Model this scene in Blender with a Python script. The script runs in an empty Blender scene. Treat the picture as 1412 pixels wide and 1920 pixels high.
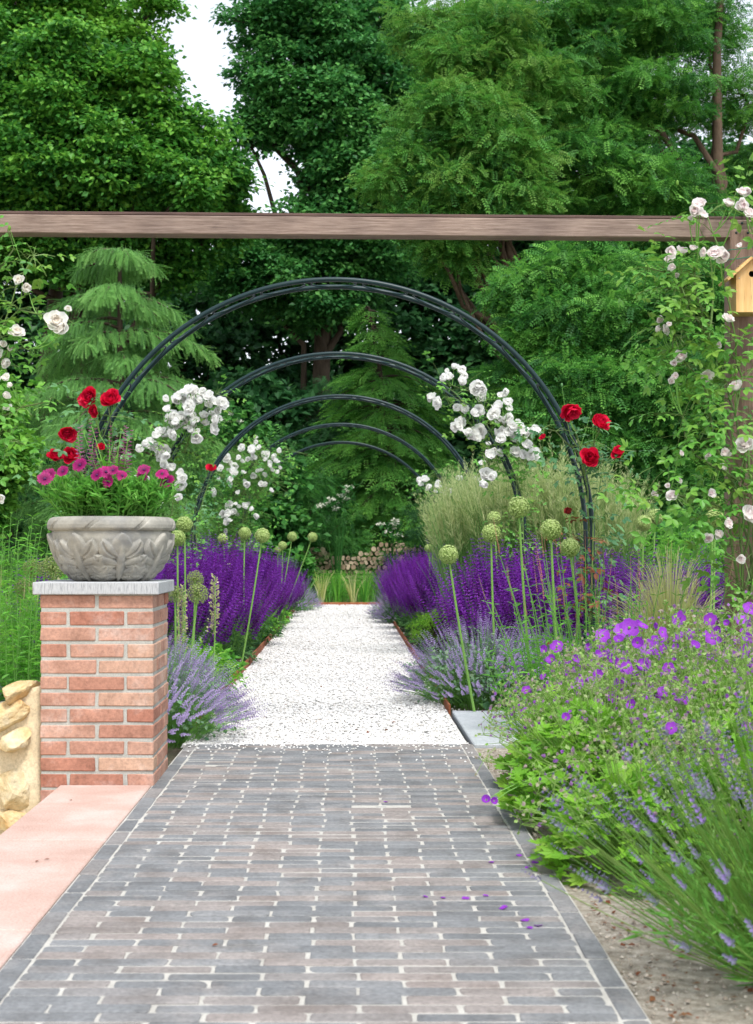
import bpy, math, random
import numpy as np
from mathutils import Vector, Matrix

# ------------------------------------------------------------------ camera, sky, sun, exposure
S = bpy.context.scene
COL = S.collection
F, VX, VY, EYE = 2640.0, 651.0, 1030.0, 0.91      # focal length and vanishing point in photo pixels, eye height in metres

cd = bpy.data.cameras.new("camera")
cam = bpy.data.objects.new("camera", cd)
COL.objects.link(cam)
cam.location = (0, 0, EYE)
cam.rotation_euler = (math.radians(90), 0, 0)
cd.sensor_fit = 'VERTICAL'
cd.sensor_height = 36.0
cd.sensor_width = 36.0
cd.lens = F / 1920.0 * 36.0
cd.shift_x = (706 - VX) / 1920.0
cd.shift_y = (VY - 960) / 1920.0
cd.clip_start = 0.05
cd.clip_end = 1500
cd.dof.use_dof = True
cd.dof.focus_distance = 7.2
cd.dof.aperture_fstop = 7.0
S.camera = cam

SUN_EL, SUN_AZ = 58.0, 160.0          # azimuth clockwise from +Y (the view direction): behind the camera, a little to the right
w = bpy.data.worlds.new("World")
S.world = w
w.use_nodes = True
wn, wl = w.node_tree.nodes, w.node_tree.links
bg = wn["Background"]
sky = wn.new("ShaderNodeTexSky")
sky.sky_type = 'NISHITA'
sky.sun_disc = False
sky.sun_elevation = math.radians(SUN_EL)
sky.sun_rotation = math.radians(SUN_AZ)
sky.dust_density = 1.0
hs = wn.new("ShaderNodeHueSaturation")
hs.inputs["Saturation"].default_value = 0.30
wl.new(sky.outputs[0], hs.inputs["Color"])
wl.new(hs.outputs[0], bg.inputs["Color"])
bg.inputs["Strength"].default_value = 0.15

sd = bpy.data.lights.new("sun", 'SUN')
sd.energy = 1.8
sd.angle = math.radians(13)
sd.color = (1.0, 0.97, 0.92)
sun = bpy.data.objects.new("sun", sd)
COL.objects.link(sun)
a, e = math.radians(SUN_AZ), math.radians(SUN_EL)
sdir = Vector((math.sin(a) * math.cos(e), math.cos(a) * math.cos(e), math.sin(e)))
sun.rotation_euler = sdir.to_track_quat('Z', 'Y').to_euler()

S.view_settings.view_transform = 'Standard'
S.view_settings.look = 'None'
S.view_settings.exposure = 1.1
S.view_settings.gamma = 1.0
S.view_settings.use_curve_mapping = False
S.cycles.use_denoising = True
S.cycles.max_bounces = 8
S.cycles.diffuse_bounces = 4
S.cycles.transmission_bounces = 5
S.cycles.use_adaptive_sampling = True
S.cycles.adaptive_threshold = 0.02

# ------------------------------------------------------------------ helpers
def P(px, py, D):
    return np.array([(px - VX) * D / F, D, EYE + (VY - py) * D / F])

def nrm(a):
    a = np.asarray(a, float)
    return a / np.maximum(np.linalg.norm(a, axis=-1, keepdims=True), 1e-9)

def frames(d, n):
    y = nrm(d)
    x = nrm(np.cross(y, n))
    z = np.cross(x, y)
    return np.stack([x, y, z], axis=-1)

def rvec(rng, n):
    return nrm(rng.normal(size=(n, 3)))

class G:
    """Collects geometry; build() links it as ONE mesh object."""
    def __init__(s):
        s.v, s.f, s.n = [], [], 0
    def add(s, verts, faces, rnd=0.5, mat=0):
        verts = np.asarray(verts, float).reshape(-1, 3)
        for fa in (faces if isinstance(faces, (list, tuple)) and len(faces) and isinstance(faces[0], np.ndarray) else [np.asarray(faces, int)]):
            if len(fa) == 0: continue
            r = np.broadcast_to(np.asarray(rnd, float), (len(fa),)) if np.ndim(rnd) < 1 or len(np.atleast_1d(rnd)) == len(fa) else np.full(len(fa), float(np.mean(rnd)))
            s.f.append((fa + s.n, r, np.full(len(fa), mat, int)))
        s.v.append(verts)
        s.n += len(verts)
    def scatter(s, T, pos, R, scale, rnd, mat=0):
        """T = (verts, [face arrays], optional per-face rnd offsets)"""
        tv = T[0]
        pos = np.asarray(pos, float)
        n, k = len(pos), len(tv)
        if n == 0: return
        scale = np.asarray(scale, float)
        if scale.ndim == 0: scale = np.full(n, float(scale))
        sc = scale[:, None, None] if scale.ndim == 1 else scale[:, None, :]
        loc = tv[None] * sc
        vv = np.einsum('nij,nkj->nki', R, loc) + pos[:, None, :]
        off = (np.arange(n) * k)[:, None, None]
        rnd = np.broadcast_to(np.asarray(rnd, float), (n,))
        for i, tf in enumerate(T[1]):
            ff = (tf[None] + off).reshape(-1, tf.shape[1])
            rr = np.repeat(rnd, len(tf))
            if len(T) > 2: rr = np.clip(rr + np.tile(T[2][i], n), 0, 1)
            mm = np.full(len(ff), mat, int) if len(T) < 4 else np.tile(T[3][i], n)
            s.f.append((ff + s.n, rr, mm))
        s.v.append(vv.reshape(-1, 3))
        s.n += n * k
    def tube(s, pts, rad, sides=6, rnd=0.5, mat=0, closed=False, cap=True):
        pts = np.asarray(pts, float)
        m = len(pts)
        rad = np.broadcast_to(np.asarray(rad, float), (m,))
        if closed:
            tan = nrm(np.roll(pts, -1, 0) - np.roll(pts, 1, 0))
        else:
            tan = nrm(np.gradient(pts, axis=0))
        ref = np.array([0, 0, 1.0]) if abs(tan[0][2]) < 0.9 else np.array([1.0, 0, 0])
        x = nrm(np.cross(tan[0], ref))
        ang = np.linspace(0, 2 * np.pi, sides, endpoint=False)
        V = []
        for i in range(m):
            x = nrm(x - tan[i] * np.dot(x, tan[i]))
            y = np.cross(tan[i], x)
            V.append(pts[i] + rad[i] * (np.cos(ang)[:, None] * x + np.sin(ang)[:, None] * y))
        V = np.concatenate(V)
        fs = []
        for i in range(m if closed else m - 1):
            j = (i + 1) % m
            for k in range(sides):
                k2 = (k + 1) % sides
                fs.append((i * sides + k, i * sides + k2, j * sides + k2, j * sides + k))
        fs = [np.array(fs)]
        if cap and not closed:
            V = np.concatenate([V, pts[:1], pts[-1:]])
            c0, c1 = m * sides, m * sides + 1
            t = []
            for k in range(sides):
                k2 = (k + 1) % sides
                t.append((c0, k2, k))
                t.append((c1, (m - 1) * sides + k, (m - 1) * sides + k2))
            fs.append(np.array(t))
        s.add(V, fs, rnd, mat)
    def stems(s, p0, p1, p2, r0, r1, segs=3, sides=3, rnd=0.5, mat=0, flat=False):
        p0, p1, p2 = (np.asarray(p, float) for p in (p0, p1, p2))
        n = len(p0)
        if n == 0: return
        t = np.linspace(0, 1, segs + 1)[None, :, None]
        pts = (1 - t) ** 2 * p0[:, None] + 2 * t * (1 - t) * p1[:, None] + t * t * p2[:, None]
        T = nrm(p2 - p0)
        ref = np.tile([0.3, 0.9, 0.1], (n, 1))
        x = nrm(np.cross(T, ref))
        y = np.cross(T, x)
        r = (np.asarray(r0) * np.ones(n))[:, None] * (1 - t[..., 0]) + (np.asarray(r1) * np.ones(n))[:, None] * t[..., 0]
        if flat:
            a = np.random.RandomState(n).uniform(0, np.pi, n)
            xx = x * np.cos(a)[:, None] + y * np.sin(a)[:, None]
            V = np.stack([pts + r[..., None] * xx[:, None], pts - r[..., None] * xx[:, None]], axis=2)
            sides = 2
        else:
            ang = np.linspace(0, 2 * np.pi, sides, endpoint=False)
            o = np.cos(ang)[None, :, None] * x[:, None] + np.sin(ang)[None, :, None] * y[:, None]
            V = pts[:, :, None, :] + r[:, :, None, None] * o[:, None]
        base = (np.arange(n) * (segs + 1) * sides)[:, None, None]
        q = []
        for i in range(segs):
            for k in range(1 if flat else sides):
                k2 = (k + 1) % sides
                q.append((i * sides + k, i * sides + k2, (i + 1) * sides + k2, (i + 1) * sides + k))
        q = np.array(q)
        ff = (q[None] + base).reshape(-1, 4)
        rr = np.repeat(np.broadcast_to(np.asarray(rnd, float), (n,)), len(q))
        s.f.append((ff + s.n, rr, np.full(len(ff), mat, int)))
        s.v.append(V.reshape(-1, 3))
        s.n += V.reshape(-1, 3).shape[0]
    def box(s, lo, hi, rnd=0.5, mat=0, bev=0.0, jit=0.0, rng=None, M=None):
        """bevelled box"""
        lo, hi = np.array(lo, float), np.array(hi, float)
        c, h = (lo + hi) / 2, (hi - lo) / 2
        b = min(bev, *(h * 0.49)) if bev else 0
        if not b:
            V = np.array([[x, y, z] for x in (-1, 1) for y in (-1, 1) for z in (-1, 1)]) * h
            if jit and rng is not None: V = V + rng.normal(0, jit, V.shape)
            V = V + c
            fs = np.array([(0, 1, 3, 2), (4, 6, 7, 5), (0, 4, 5, 1), (2, 3, 7, 6), (0, 2, 6, 4), (1, 5, 7, 3)])
            if M is not None: V = V @ np.array(M)[:3, :3].T + np.array(M)[:3, 3]
            s.add(V, [fs], rnd, mat); return
        idx, V = {}, []
        for sx in (-1, 1):
            for sy in (-1, 1):
                for sz in (-1, 1):
                    j = rng.normal(0, jit, 3) if jit and rng is not None else 0
                    for ax in range(3):
                        p = np.array([sx, sy, sz]) * (h - b)
                        p[ax] = (sx, sy, sz)[ax] * h[ax]
                        idx[(sx, sy, sz, ax)] = len(V)
                        V.append(p + j)
        V = np.array(V) + c
        q, t = [], []
        for ax in range(3):
            o = [i for i in range(3) if i != ax]
            for sg in (-1, 1):
                ring = []
                for (u, v) in ((-1, -1), (1, -1), (1, 1), (-1, 1)):
                    sgn = [0, 0, 0]; sgn[ax] = sg; sgn[o[0]] = u; sgn[o[1]] = v
                    ring.append(idx[(*sgn, ax)])
                q.append(ring)
        for ax in range(3):                      # bevel strips along axis ax
            o = [i for i in range(3) if i != ax]
            for u in (-1, 1):
                for v in (-1, 1):
                    def K(s_, a_):
                        sg = [0, 0, 0]; sg[ax] = s_; sg[o[0]] = u; sg[o[1]] = v
                        return idx[(*sg, a_)]
                    q.append([K(-1, o[0]), K(1, o[0]), K(1, o[1]), K(-1, o[1])])
        for sx in (-1, 1):
            for sy in (-1, 1):
                for sz in (-1, 1):
                    t.append([idx[(sx, sy, sz, 0)], idx[(sx, sy, sz, 1)], idx[(sx, sy, sz, 2)]])
        if M is not None: V = V @ np.array(M)[:3, :3].T + np.array(M)[:3, 3]
        # orient faces outward
        cc = V.mean(0)
        def fix(fl):
            out = []
            for f_ in fl:
                p = V[f_]
                nn = np.cross(p[1] - p[0], p[2] - p[0])
                out.append(f_ if np.dot(nn, p.mean(0) - cc) > 0 else f_[::-1])
            return np.array(out)
        s.add(V, [fix(q), fix(t)], rnd, mat)
    def build(s, name, mats, parent=None, smooth=False, mesh_only=False, origin=None):
        V = np.concatenate(s.v) if s.v else np.zeros((0, 3))
        if origin is None and parent is not None:
            o = np.array(parent.location); q = parent
            while q.parent is not None:
                q = q.parent; o = o + np.array(q.location)
            origin = o
        if origin is not None: V = V - np.asarray(origin)
        me = bpy.data.meshes.new(name)
        me.vertices.add(len(V))
        me.vertices.foreach_set("co", V.astype(np.float32).ravel())
        tot = np.concatenate([np.full(len(f), f.shape[1], np.int32) for f, _, _ in s.f])
        loops = np.concatenate([f.ravel() for f, _, _ in s.f]).astype(np.int32)
        start = np.concatenate([[0], np.cumsum(tot)[:-1]]).astype(np.int32)
        me.loops.add(len(loops))
        me.loops.foreach_set("vertex_index", loops)
        me.polygons.add(len(tot))
        me.polygons.foreach_set("loop_start", start)
        me.polygons.foreach_set("material_index", np.concatenate([m for _, _, m in s.f]).astype(np.int32))
        me.polygons.foreach_set("use_smooth", np.full(len(tot), bool(smooth)))
        at = me.attributes.new("rnd", 'FLOAT', 'FACE')
        at.data.foreach_set("value", np.concatenate([r for _, r, _ in s.f]).astype(np.float32))
        me.update(calc_edges=True)
        me.validate()
        for m in (mats if isinstance(mats, (list, tuple)) else [mats]): me.materials.append(m)
        if mesh_only: return me
        o = bpy.data.objects.new(name, me)
        COL.objects.link(o)
        if parent is not None: o.parent = parent
        return o

def tag(o, label, cat, group=None, kind=None):
    if label: o["label"] = label
    if cat: o["category"] = cat
    if group: o["group"] = group
    if kind: o["kind"] = kind
    return o

def empty(name, loc, label=None, cat=None, group=None):
    o = bpy.data.objects.new(name, None)
    o.empty_display_size = 0.1
    COL.objects.link(o)
    o.location = tuple(loc)
    return tag(o, label, cat, group)

def copy_thing(root, loc, rz=0, sc=1.0, label=None, group=None):
    r = root.copy(); COL.objects.link(r)
    r.location = tuple(loc); r.rotation_euler = (0, 0, rz); r.scale = (sc, sc, sc)
    if label: r["label"] = label
    if group: r["group"] = group
    for ch in list(root.children):
        c = ch.copy(); COL.objects.link(c); c.parent = r
        for g in list(ch.children):
            d = g.copy(); COL.objects.link(d); d.parent = c
    return r

def place_mesh(name, me, loc, axis, size, parent, rng):
    """a shared mesh as a child, its local +Z along axis"""
    o = bpy.data.objects.new(name, me)
    COL.objects.link(o)
    o.parent = parent
    q = Vector(axis).normalized().to_track_quat('Z', 'Y') @ Matrix.Rotation(rng.uniform(0, 6.28), 3, 'Z').to_quaternion()
    o.location = tuple(np.array(loc) - np.array(parent.location))
    o.rotation_mode = 'QUATERNION'
    o.rotation_quaternion = q
    o.scale = (size, size, size)
    return o

# ------------------------------------------------------------------ materials
def newmat(name):
    m = bpy.data.materials.new(name)
    m.use_nodes = True
    n, l = m.node_tree.nodes, m.node_tree.links
    return m, n, l, n["Principled BSDF"], n["Material Output"]

def ramp(n, cols, pos=None, interp='LINEAR'):
    r = n.new("ShaderNodeValToRGB")
    r.color_ramp.interpolation = interp
    el = r.color_ramp.elements
    while len(el) < len(cols): el.new(0.5)
    for i, c in enumerate(cols):
        el[i].position = (i / max(1, len(cols) - 1)) if pos is None else pos[i]
    for i, c in enumerate(cols):
        el[i].color = (*c, 1)
    return r

GREEN = 1.55
def leaf_mat(name, cols, transl=0.35, rough=0.5, spec=0.25, tgain=1.25):
    m, n, l, b, out = newmat(name)
    cols = [(c[0] * GREEN * .94, c[1] * GREEN * 1.02, c[2] * GREEN * 1.08) if c[1] > c[0] and c[1] > c[2] and c[1] < .3 else c for c in cols]
    at = n.new("ShaderNodeAttribute"); at.attribute_name = "rnd"
    r = ramp(n, cols)
    l.new(at.outputs["Fac"], r.inputs[0])
    l.new(r.outputs[0], b.inputs["Base Color"])
    b.inputs["Roughness"].default_value = rough
    b.inputs["Specular IOR Level"].default_value = spec
    t = n.new("ShaderNodeBsdfTranslucent")
    h = n.new("ShaderNodeHueSaturation"); h.inputs["Value"].default_value = tgain
    l.new(r.outputs[0], h.inputs["Color"]); l.new(h.outputs[0], t.inputs["Color"])
    mx = n.new("ShaderNodeMixShader"); mx.inputs[0].default_value = transl
    l.new(b.outputs[0], mx.inputs[1]); l.new(t.outputs[0], mx.inputs[2]); l.new(mx.outputs[0], out.inputs["Surface"])
    return m

def coords(n, l, scale=(1, 1, 1), obj=True):
    tc = n.new("ShaderNodeTexCoord")
    mp = n.new("ShaderNodeMapping")
    mp.inputs["Scale"].default_value = scale
    l.new(tc.outputs["Object"], mp.inputs["Vector"])
    return mp.outputs[0]

def noise(n, l, vec, scale, detail=6, rough=0.6):
    t = n.new("ShaderNodeTexNoise")
    t.inputs["Scale"].default_value = scale; t.inputs["Detail"].default_value = detail; t.inputs["Roughness"].default_value = rough
    l.new(vec, t.inputs["Vector"])
    return t.outputs["Fac"]

def bump(n, l, b, h, strength=0.5, dist=0.01):
    bp = n.new("ShaderNodeBump")
    bp.inputs["Strength"].default_value = strength; bp.inputs["Distance"].default_value = dist
    l.new(h, bp.inputs["Height"]); l.new(bp.outputs[0], b.inputs["Normal"])

def mixc(n, l, fac, a, c, mode='MIX'):
    mx = n.new("ShaderNodeMix"); mx.data_type = 'RGBA'; mx.blend_type = mode
    for s_, v in ((mx.inputs[0], fac), (mx.inputs[6], a), (mx.inputs[7], c)):
        if isinstance(v, (int, float)): s_.default_value = v
        elif isinstance(v, tuple): s_.default_value = (*v, 1)
        else: l.new(v, s_)
    return mx.outputs[2]

def rough_mat(name, cols, scale=6, rough=0.85, bump_s=0.4, bump_d=0.01, bscale=40, rndmix=0.0, rcols=None, spec=0.3, stretch=(1, 1, 1)):
    """noise-coloured solid, optionally tinted per face by rnd"""
    m, n, l, b, out = newmat(name)
    v = coords(n, l, stretch)
    r = ramp(n, cols, [0.3 + 0.4 * i / (len(cols) - 1) for i in range(len(cols))])
    l.new(noise(n, l, v, scale, 8), r.inputs[0])
    c = r.outputs[0]
    if rcols:
        at = n.new("ShaderNodeAttribute"); at.attribute_name = "rnd"
        rr = ramp(n, rcols); l.new(at.outputs["Fac"], rr.inputs[0])
        c = mixc(n, l, rndmix, c, rr.outputs[0])
    r5 = ramp(n, [(.70, .70, .70), (1.0, 1.0, 1.0), (1.22, 1.22, 1.22)], [.34, .5, .68]); l.new(noise(n, l, v, bscale * 1.3, 4, .7), r5.inputs[0])
    c = mixc(n, l, .7, c, r5.outputs[0], 'MULTIPLY')
    l.new(c, b.inputs["Base Color"])
    b.inputs["Roughness"].default_value = rough
    b.inputs["Specular IOR Level"].default_value = spec
    bump(n, l, b, noise(n, l, v, bscale, 8, 0.7), bump_s, bump_d)
    return m

M = {}
M['maple'] = leaf_mat("maple_leaves", [(.020, .082, .013), (.044, .148, .018), (.115, .25, .028)])
M['palelitmaple'] = leaf_mat("pale_lit_maple_leaves", [(.03, .105, .015), (.07, .185, .022), (.15, .29, .035)], transl=.4)  # paler leaves, mostly the light on the treetop put into the colour
M['litlocust'] = leaf_mat("lit_locust_leaves", [(.026, .095, .017), (.065, .185, .026), (.15, .30, .05)])  # lighter copy of the locust leaves, brightness of the lit sprays as colour
M['oak'] = leaf_mat("oak_leaves", [(.018, .078, .019), (.040, .140, .030), (.085, .215, .045)])
M['robinia'] = leaf_mat("locust_leaves", [(.018, .075, .015), (.048, .155, .022), (.12, .265, .04)])
M['backwood'] = leaf_mat("woodland_leaves", [(.010, .042, .014), (.020, .070, .020), (.04, .115, .028)])
M['shrub'] = leaf_mat("shrub_leaves", [(.016, .065, .014), (.032, .115, .02), (.07, .19, .03)])
M['cedar'] = leaf_mat("cedar_needles", [(.045, .11, .03), (.085, .195, .04), (.16, .285, .07)], transl=.3)
M['hemlock'] = leaf_mat("hemlock_needles", [(.028, .10, .022), (.06, .175, .028), (.13, .275, .04)], transl=.3)
M['bright'] = leaf_mat("bright_leaves", [(.05, .16, .02), (.10, .27, .03), (.19, .40, .05)], transl=.4)
M['lime'] = leaf_mat("lime_leaves", [(.10, .26, .02), (.17, .38, .03), (.28, .50, .06)], transl=.4)
M['roseleaf'] = leaf_mat("rose_leaves", [(.04, .125, .022), (.085, .215, .03), (.18, .33, .05)], transl=.35, rough=.4)
M['darkrose'] = leaf_mat("dark_rose_leaves", [(.025, .075, .03), (.05, .125, .045), (.085, .18, .06)], transl=.25, rough=.4)
M['herb'] = leaf_mat("sage_leaves", [(.025, .075, .025), (.05, .125, .035), (.09, .19, .05)], transl=.3)
M['greygreen'] = leaf_mat("catmint_leaves", [(.07, .14, .07), (.13, .22, .11), (.22, .32, .18)], transl=.3)
M['stem'] = leaf_mat("green_stems", [(.07, .17, .03), (.13, .27, .05), (.22, .37, .09)], transl=.2)
M['lavstem'] = leaf_mat("lavender_stems", [(.09, .20, .03), (.16, .30, .05), (.26, .39, .10)], transl=.3)
M['gerstem'] = leaf_mat("geranium_stems", [(.14, .30, .05), (.22, .39, .08), (.32, .47, .14)], transl=.3)
M['cane'] = leaf_mat("rose_canes", [(.045, .05, .02), (.08, .12, .03), (.11, .18, .04)], transl=.05)
M['salvia'] = leaf_mat("purple_spikes", [(.08, .012, .09), (.15, .014, .27), (.245, .045, .46)], transl=.25)
M['catmint'] = leaf_mat("lavender_blue_spikes", [(.22, .17, .29), (.32, .25, .44), (.44, .36, .60)], transl=.3)
M['lavender'] = leaf_mat("lavender_buds", [(.13, .16, .17), (.19, .17, .29), (.24, .15, .42)], transl=.2)
M['geranium'] = leaf_mat("violet_petals", [(.18, .02, .36), (.32, .05, .55), (.47, .12, .68)], transl=.4)
M['gerbud'] = leaf_mat("faded_violet_calyces", [(.25, .44, .10), (.34, .50, .16), (.42, .34, .30), (.30, .09, .46)], transl=.4)
M['whitepetal'] = leaf_mat("white_petals", [(.80, .82, .74), (.90, .90, .87), (.95, .95, .93)], transl=.6, tgain=1.05)
M['pinkpetal'] = leaf_mat("blush_petals", [(.93, .90, .88), (.92, .84, .84), (.90, .70, .71)], transl=.55, tgain=1.05)
M['creampetal'] = leaf_mat("cream_petals", [(.93, .92, .89), (.92, .88, .81), (.90, .78, .66)], transl=.55, tgain=1.05)
M['redpetal'] = leaf_mat("red_petals", [(.70, .012, .06), (.64, .010, .06), (.40, .005, .035)], transl=.3)
M['oldred'] = leaf_mat("wilted_red_petals", [(.30, .03, .03), (.22, .03, .03), (.10, .03, .02)], transl=.2)
M['magenta'] = leaf_mat("magenta_petals", [(.13, .003, .06), (.32, .006, .13), (.52, .015, .20)], transl=.3)
M['pinkspike'] = leaf_mat("pink_spikes", [(.30, .09, .18), (.52, .20, .42), (.68, .36, .60)], transl=.2)
M['allium'] = leaf_mat("allium_florets", [(.25, .38, .09), (.40, .52, .17), (.54, .64, .28)], transl=.3)
M['alliumseed'] = leaf_mat("allium_seedheads", [(.16, .23, .06), (.28, .35, .11), (.40, .44, .20)], transl=.25)
M['plume'] = leaf_mat("grass_plumes", [(.33, .43, .17), (.46, .53, .25), (.60, .63, .35)], transl=.5)
M['reed'] = leaf_mat("reed_grass_blades", [(.07, .15, .035), (.12, .23, .06), (.22, .31, .12)], transl=.45)
M['stipa'] = leaf_mat("feather_grass_hairs", [(.42, .48, .15), (.60, .61, .27), (.74, .71, .42)], transl=.4)
M['straw'] = leaf_mat("straw_spikes", [(.35, .38, .16), (.50, .50, .26), (.62, .58, .36)], transl=.3)
M['budpink'] = leaf_mat("pink_buds", [(.30, .30, .12), (.46, .28, .18), (.55, .22, .18)], transl=.25)
M['umbel'] = leaf_mat("white_umbels", [(.55, .60, .45), (.68, .70, .58), (.78, .78, .68)], transl=.3, tgain=1.0)
M['rusty'] = leaf_mat("rusty_leaves", [(.14, .045, .02), (.20, .07, .03), (.24, .12, .05)], transl=.3)
M['bark'] = rough_mat("bark", [(.035, .026, .018), (.085, .062, .042)], 5, .9, .8, .02, 14, stretch=(1, 1, .3))
M['bark2'] = rough_mat("brown_bark", [(.05, .034, .022), (.12, .082, .052)], 5, .9, .8, .02, 14, stretch=(1, 1, .3))
M['soil'] = rough_mat("soil", [(.05, .035, .024), (.12, .09, .065), (.2, .165, .125)], 9, .95, .8, .02, 60)
M['lavleaf'] = leaf_mat("lavender_leaves", [(.06, .16, .025), (.11, .25, .04), (.20, .35, .08)], transl=.35)
m, n, l, b, out = newmat("dark_green_coated_steel")
b.inputs["Base Color"].default_value = (.006, .024, .026, 1); b.inputs["Roughness"].default_value = .38
b.inputs["Metallic"].default_value = 0.0; b.inputs["Specular IOR Level"].default_value = .3
v = coords(n, l); bump(n, l, b, noise(n, l, v, 60, 3), .1, .002)
M['metal'] = m
m, n, l, b, out = newmat("green_plastic_tie")
b.inputs["Base Color"].default_value = (.01, .22, .13, 1); b.inputs["Roughness"].default_value = .4
M['tie'] = m

def wood_mat(name, cols, axis_scale, grain=1.0, rough=.75):
    m, n, l, b, out = newmat(name)
    v = coords(n, l, axis_scale)
    f1 = noise(n, l, v, 5 * grain, 10, .65)
    r = ramp(n, cols, [.3, .5, .7])
    l.new(f1, r.inputs[0])
    v2 = coords(n, l, (1, 1, 1))
    f2 = noise(n, l, v2, 2.2, 4)
    r2 = ramp(n, [(.72, .70, .70), (1.1, 1.08, 1.05)], [.35, .65]); l.new(f2, r2.inputs[0])
    c = mixc(n, l, 1.0, r.outputs[0], r2.outputs[0], 'MULTIPLY')
    v3 = coords(n, l, tuple(q_ * (2.2 if q_ > 5 else .55) for q_ in axis_scale))
    f3 = noise(n, l, v3, 4 * grain, 3, .5)
    r3 = ramp(n, [(1, 1, 1), (.42, .38, .36), (1, 1, 1)], [.585, .605, .625]); l.new(f3, r3.inputs[0])
    c = mixc(n, l, .8, c, r3.outputs[0], 'MULTIPLY')
    l.new(c, b.inputs["Base Color"]); b.inputs["Roughness"].default_value = rough
    bump(n, l, b, f1, .35, .004)
    return m
M['beam'] = wood_mat("weathered_beam_wood", [(.115, .075, .058), (.215, .155, .125), (.31, .24, .20)], (1.2, 22, 22))
M['post'] = wood_mat("weathered_post_wood", [(.16, .095, .07), (.25, .16, .122), (.34, .235, .19)], (22, 22, 1.2))
M['cap'] = wood_mat("dark_cap_wood", [(.06, .03, .024), (.09, .05, .04), (.12, .07, .055)], (1.2, 22, 22))
M['pine'] = wood_mat("fresh_pine", [(.56, .32, .10), (.68, .42, .16), (.74, .50, .22)], (14, 14, .9), .8, .6)
M['logend'] = rough_mat("log_ends", [(.24, .17, .11), (.42, .32, .21), (.54, .45, .32)], 16, .9, .5, .01, 50, .65, [(.12, .08, .05), (.30, .22, .14), (.62, .52, .36)])
M['logbark'] = rough_mat("log_bark", [(.05, .035, .025), (.12, .09, .065)], 14, .95, .8, .01, 40)
M['hole'] = rough_mat("painted_hole_shade", [(.01, .007, .005), (.02, .014, .01)], 10, .95)  # near-black colour standing for the shade inside the bird house

# masonry
def brick_mat(name, cols, scale=9, chalk=0.25, bumpd=.003):
    m, n, l, b, out = newmat(name)
    v = coords(n, l)
    at = n.new("ShaderNodeAttribute"); at.attribute_name = "rnd"
    r = ramp(n, cols); l.new(at.outputs["Fac"], r.inputs[0])
    f = noise(n, l, v, scale, 7, .6)
    r2 = ramp(n, [(.75, .72, .70), (1.0, 1.0, 1.0), (1.22, 1.22, 1.22)], [.3, .5, .72]); l.new(f, r2.inputs[0])
    c = mixc(n, l, 1.0, r.outputs[0], r2.outputs[0], 'MULTIPLY')
    f2 = noise(n, l, v, 4.3, 9, .72)
    r3 = ramp(n, [(0, 0, 0), (1, 1, 1)], [.52, .78]); l.new(f2, r3.inputs[0])
    fm = n.new("ShaderNodeMath"); fm.operation = 'MULTIPLY'; fm.inputs[1].default_value = chalk
    l.new(r3.outputs[0], fm.inputs[0])
    c = mixc(n, l, fm.outputs[0], c, (.55, .49, .45))
    r5 = ramp(n, [(.72, .72, .72), (1.0, 1.0, 1.0), (1.25, 1.24, 1.22)], [.34, .5, .68]); l.new(noise(n, l, v, 85, 4, .7), r5.inputs[0])
    c = mixc(n, l, .8, c, r5.outputs[0], 'MULTIPLY')
    r6 = ramp(n, [(0, 0, 0), (1, 1, 1)], [.60, .70]); l.new(noise(n, l, v, 2.1, 8, .75), r6.inputs[0])
    f6 = n.new("ShaderNodeMath"); f6.operation = 'MULTIPLY'; f6.inputs[1].default_value = .45; l.new(r6.outputs[0], f6.inputs[0])
    c = mixc(n, l, f6.outputs[0], c, (.10, .095, .08))
    l.new(c, b.inputs["Base Color"])
    b.inputs["Roughness"].default_value = .88
    b.inputs["Specular IOR Level"].default_value = .25
    bump(n, l, b, noise(n, l, v, 120, 6, .7), .5, bumpd)
    return m
M['brick'] = brick_mat("red_brick", [(.30, .125, .085), (.36, .18, .128), (.40, .235, .175), (.44, .29, .205)], 9, .6)
M['paver'] = brick_mat("grey_and_mauve_pavers", [(.148, .155, .162), (.192, .198, .204), (.222, .203, .193), (.260, .229, .214)], 7, .35)
M['mortar'] = rough_mat("grey_mortar", [(.32, .32, .29), (.42, .42, .385)], 14, .95, .5, .004, 120)
M['sand'] = rough_mat("pale_joint_sand", [(.38, .365, .33), (.52, .505, .465)], 20, .95, .5, .004, 150)
M['beige'] = rough_mat("beige_mortar", [(.55, .44, .28), (.66, .57, .40)], 6, .95, .5, .006, 70)
M['sandstone'] = rough_mat("yellow_sandstone", [(.60, .54, .40), (.58, .45, .24), (.56, .31, .09)], 9, .92, 1.0, .012, 30, .2, [(.66, .52, .30), (.72, .66, .52)])
M['pinkslab'] = rough_mat("pink_sandstone", [(.43, .285, .235), (.50, .355, .305), (.57, .46, .42)], 3.5, .85, .25, .003, 110)
M['bluestone'] = rough_mat("grey_bluestone", [(.36, .39, .41), (.46, .48, .50)], 12, .7, .3, .003, 100)
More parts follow.
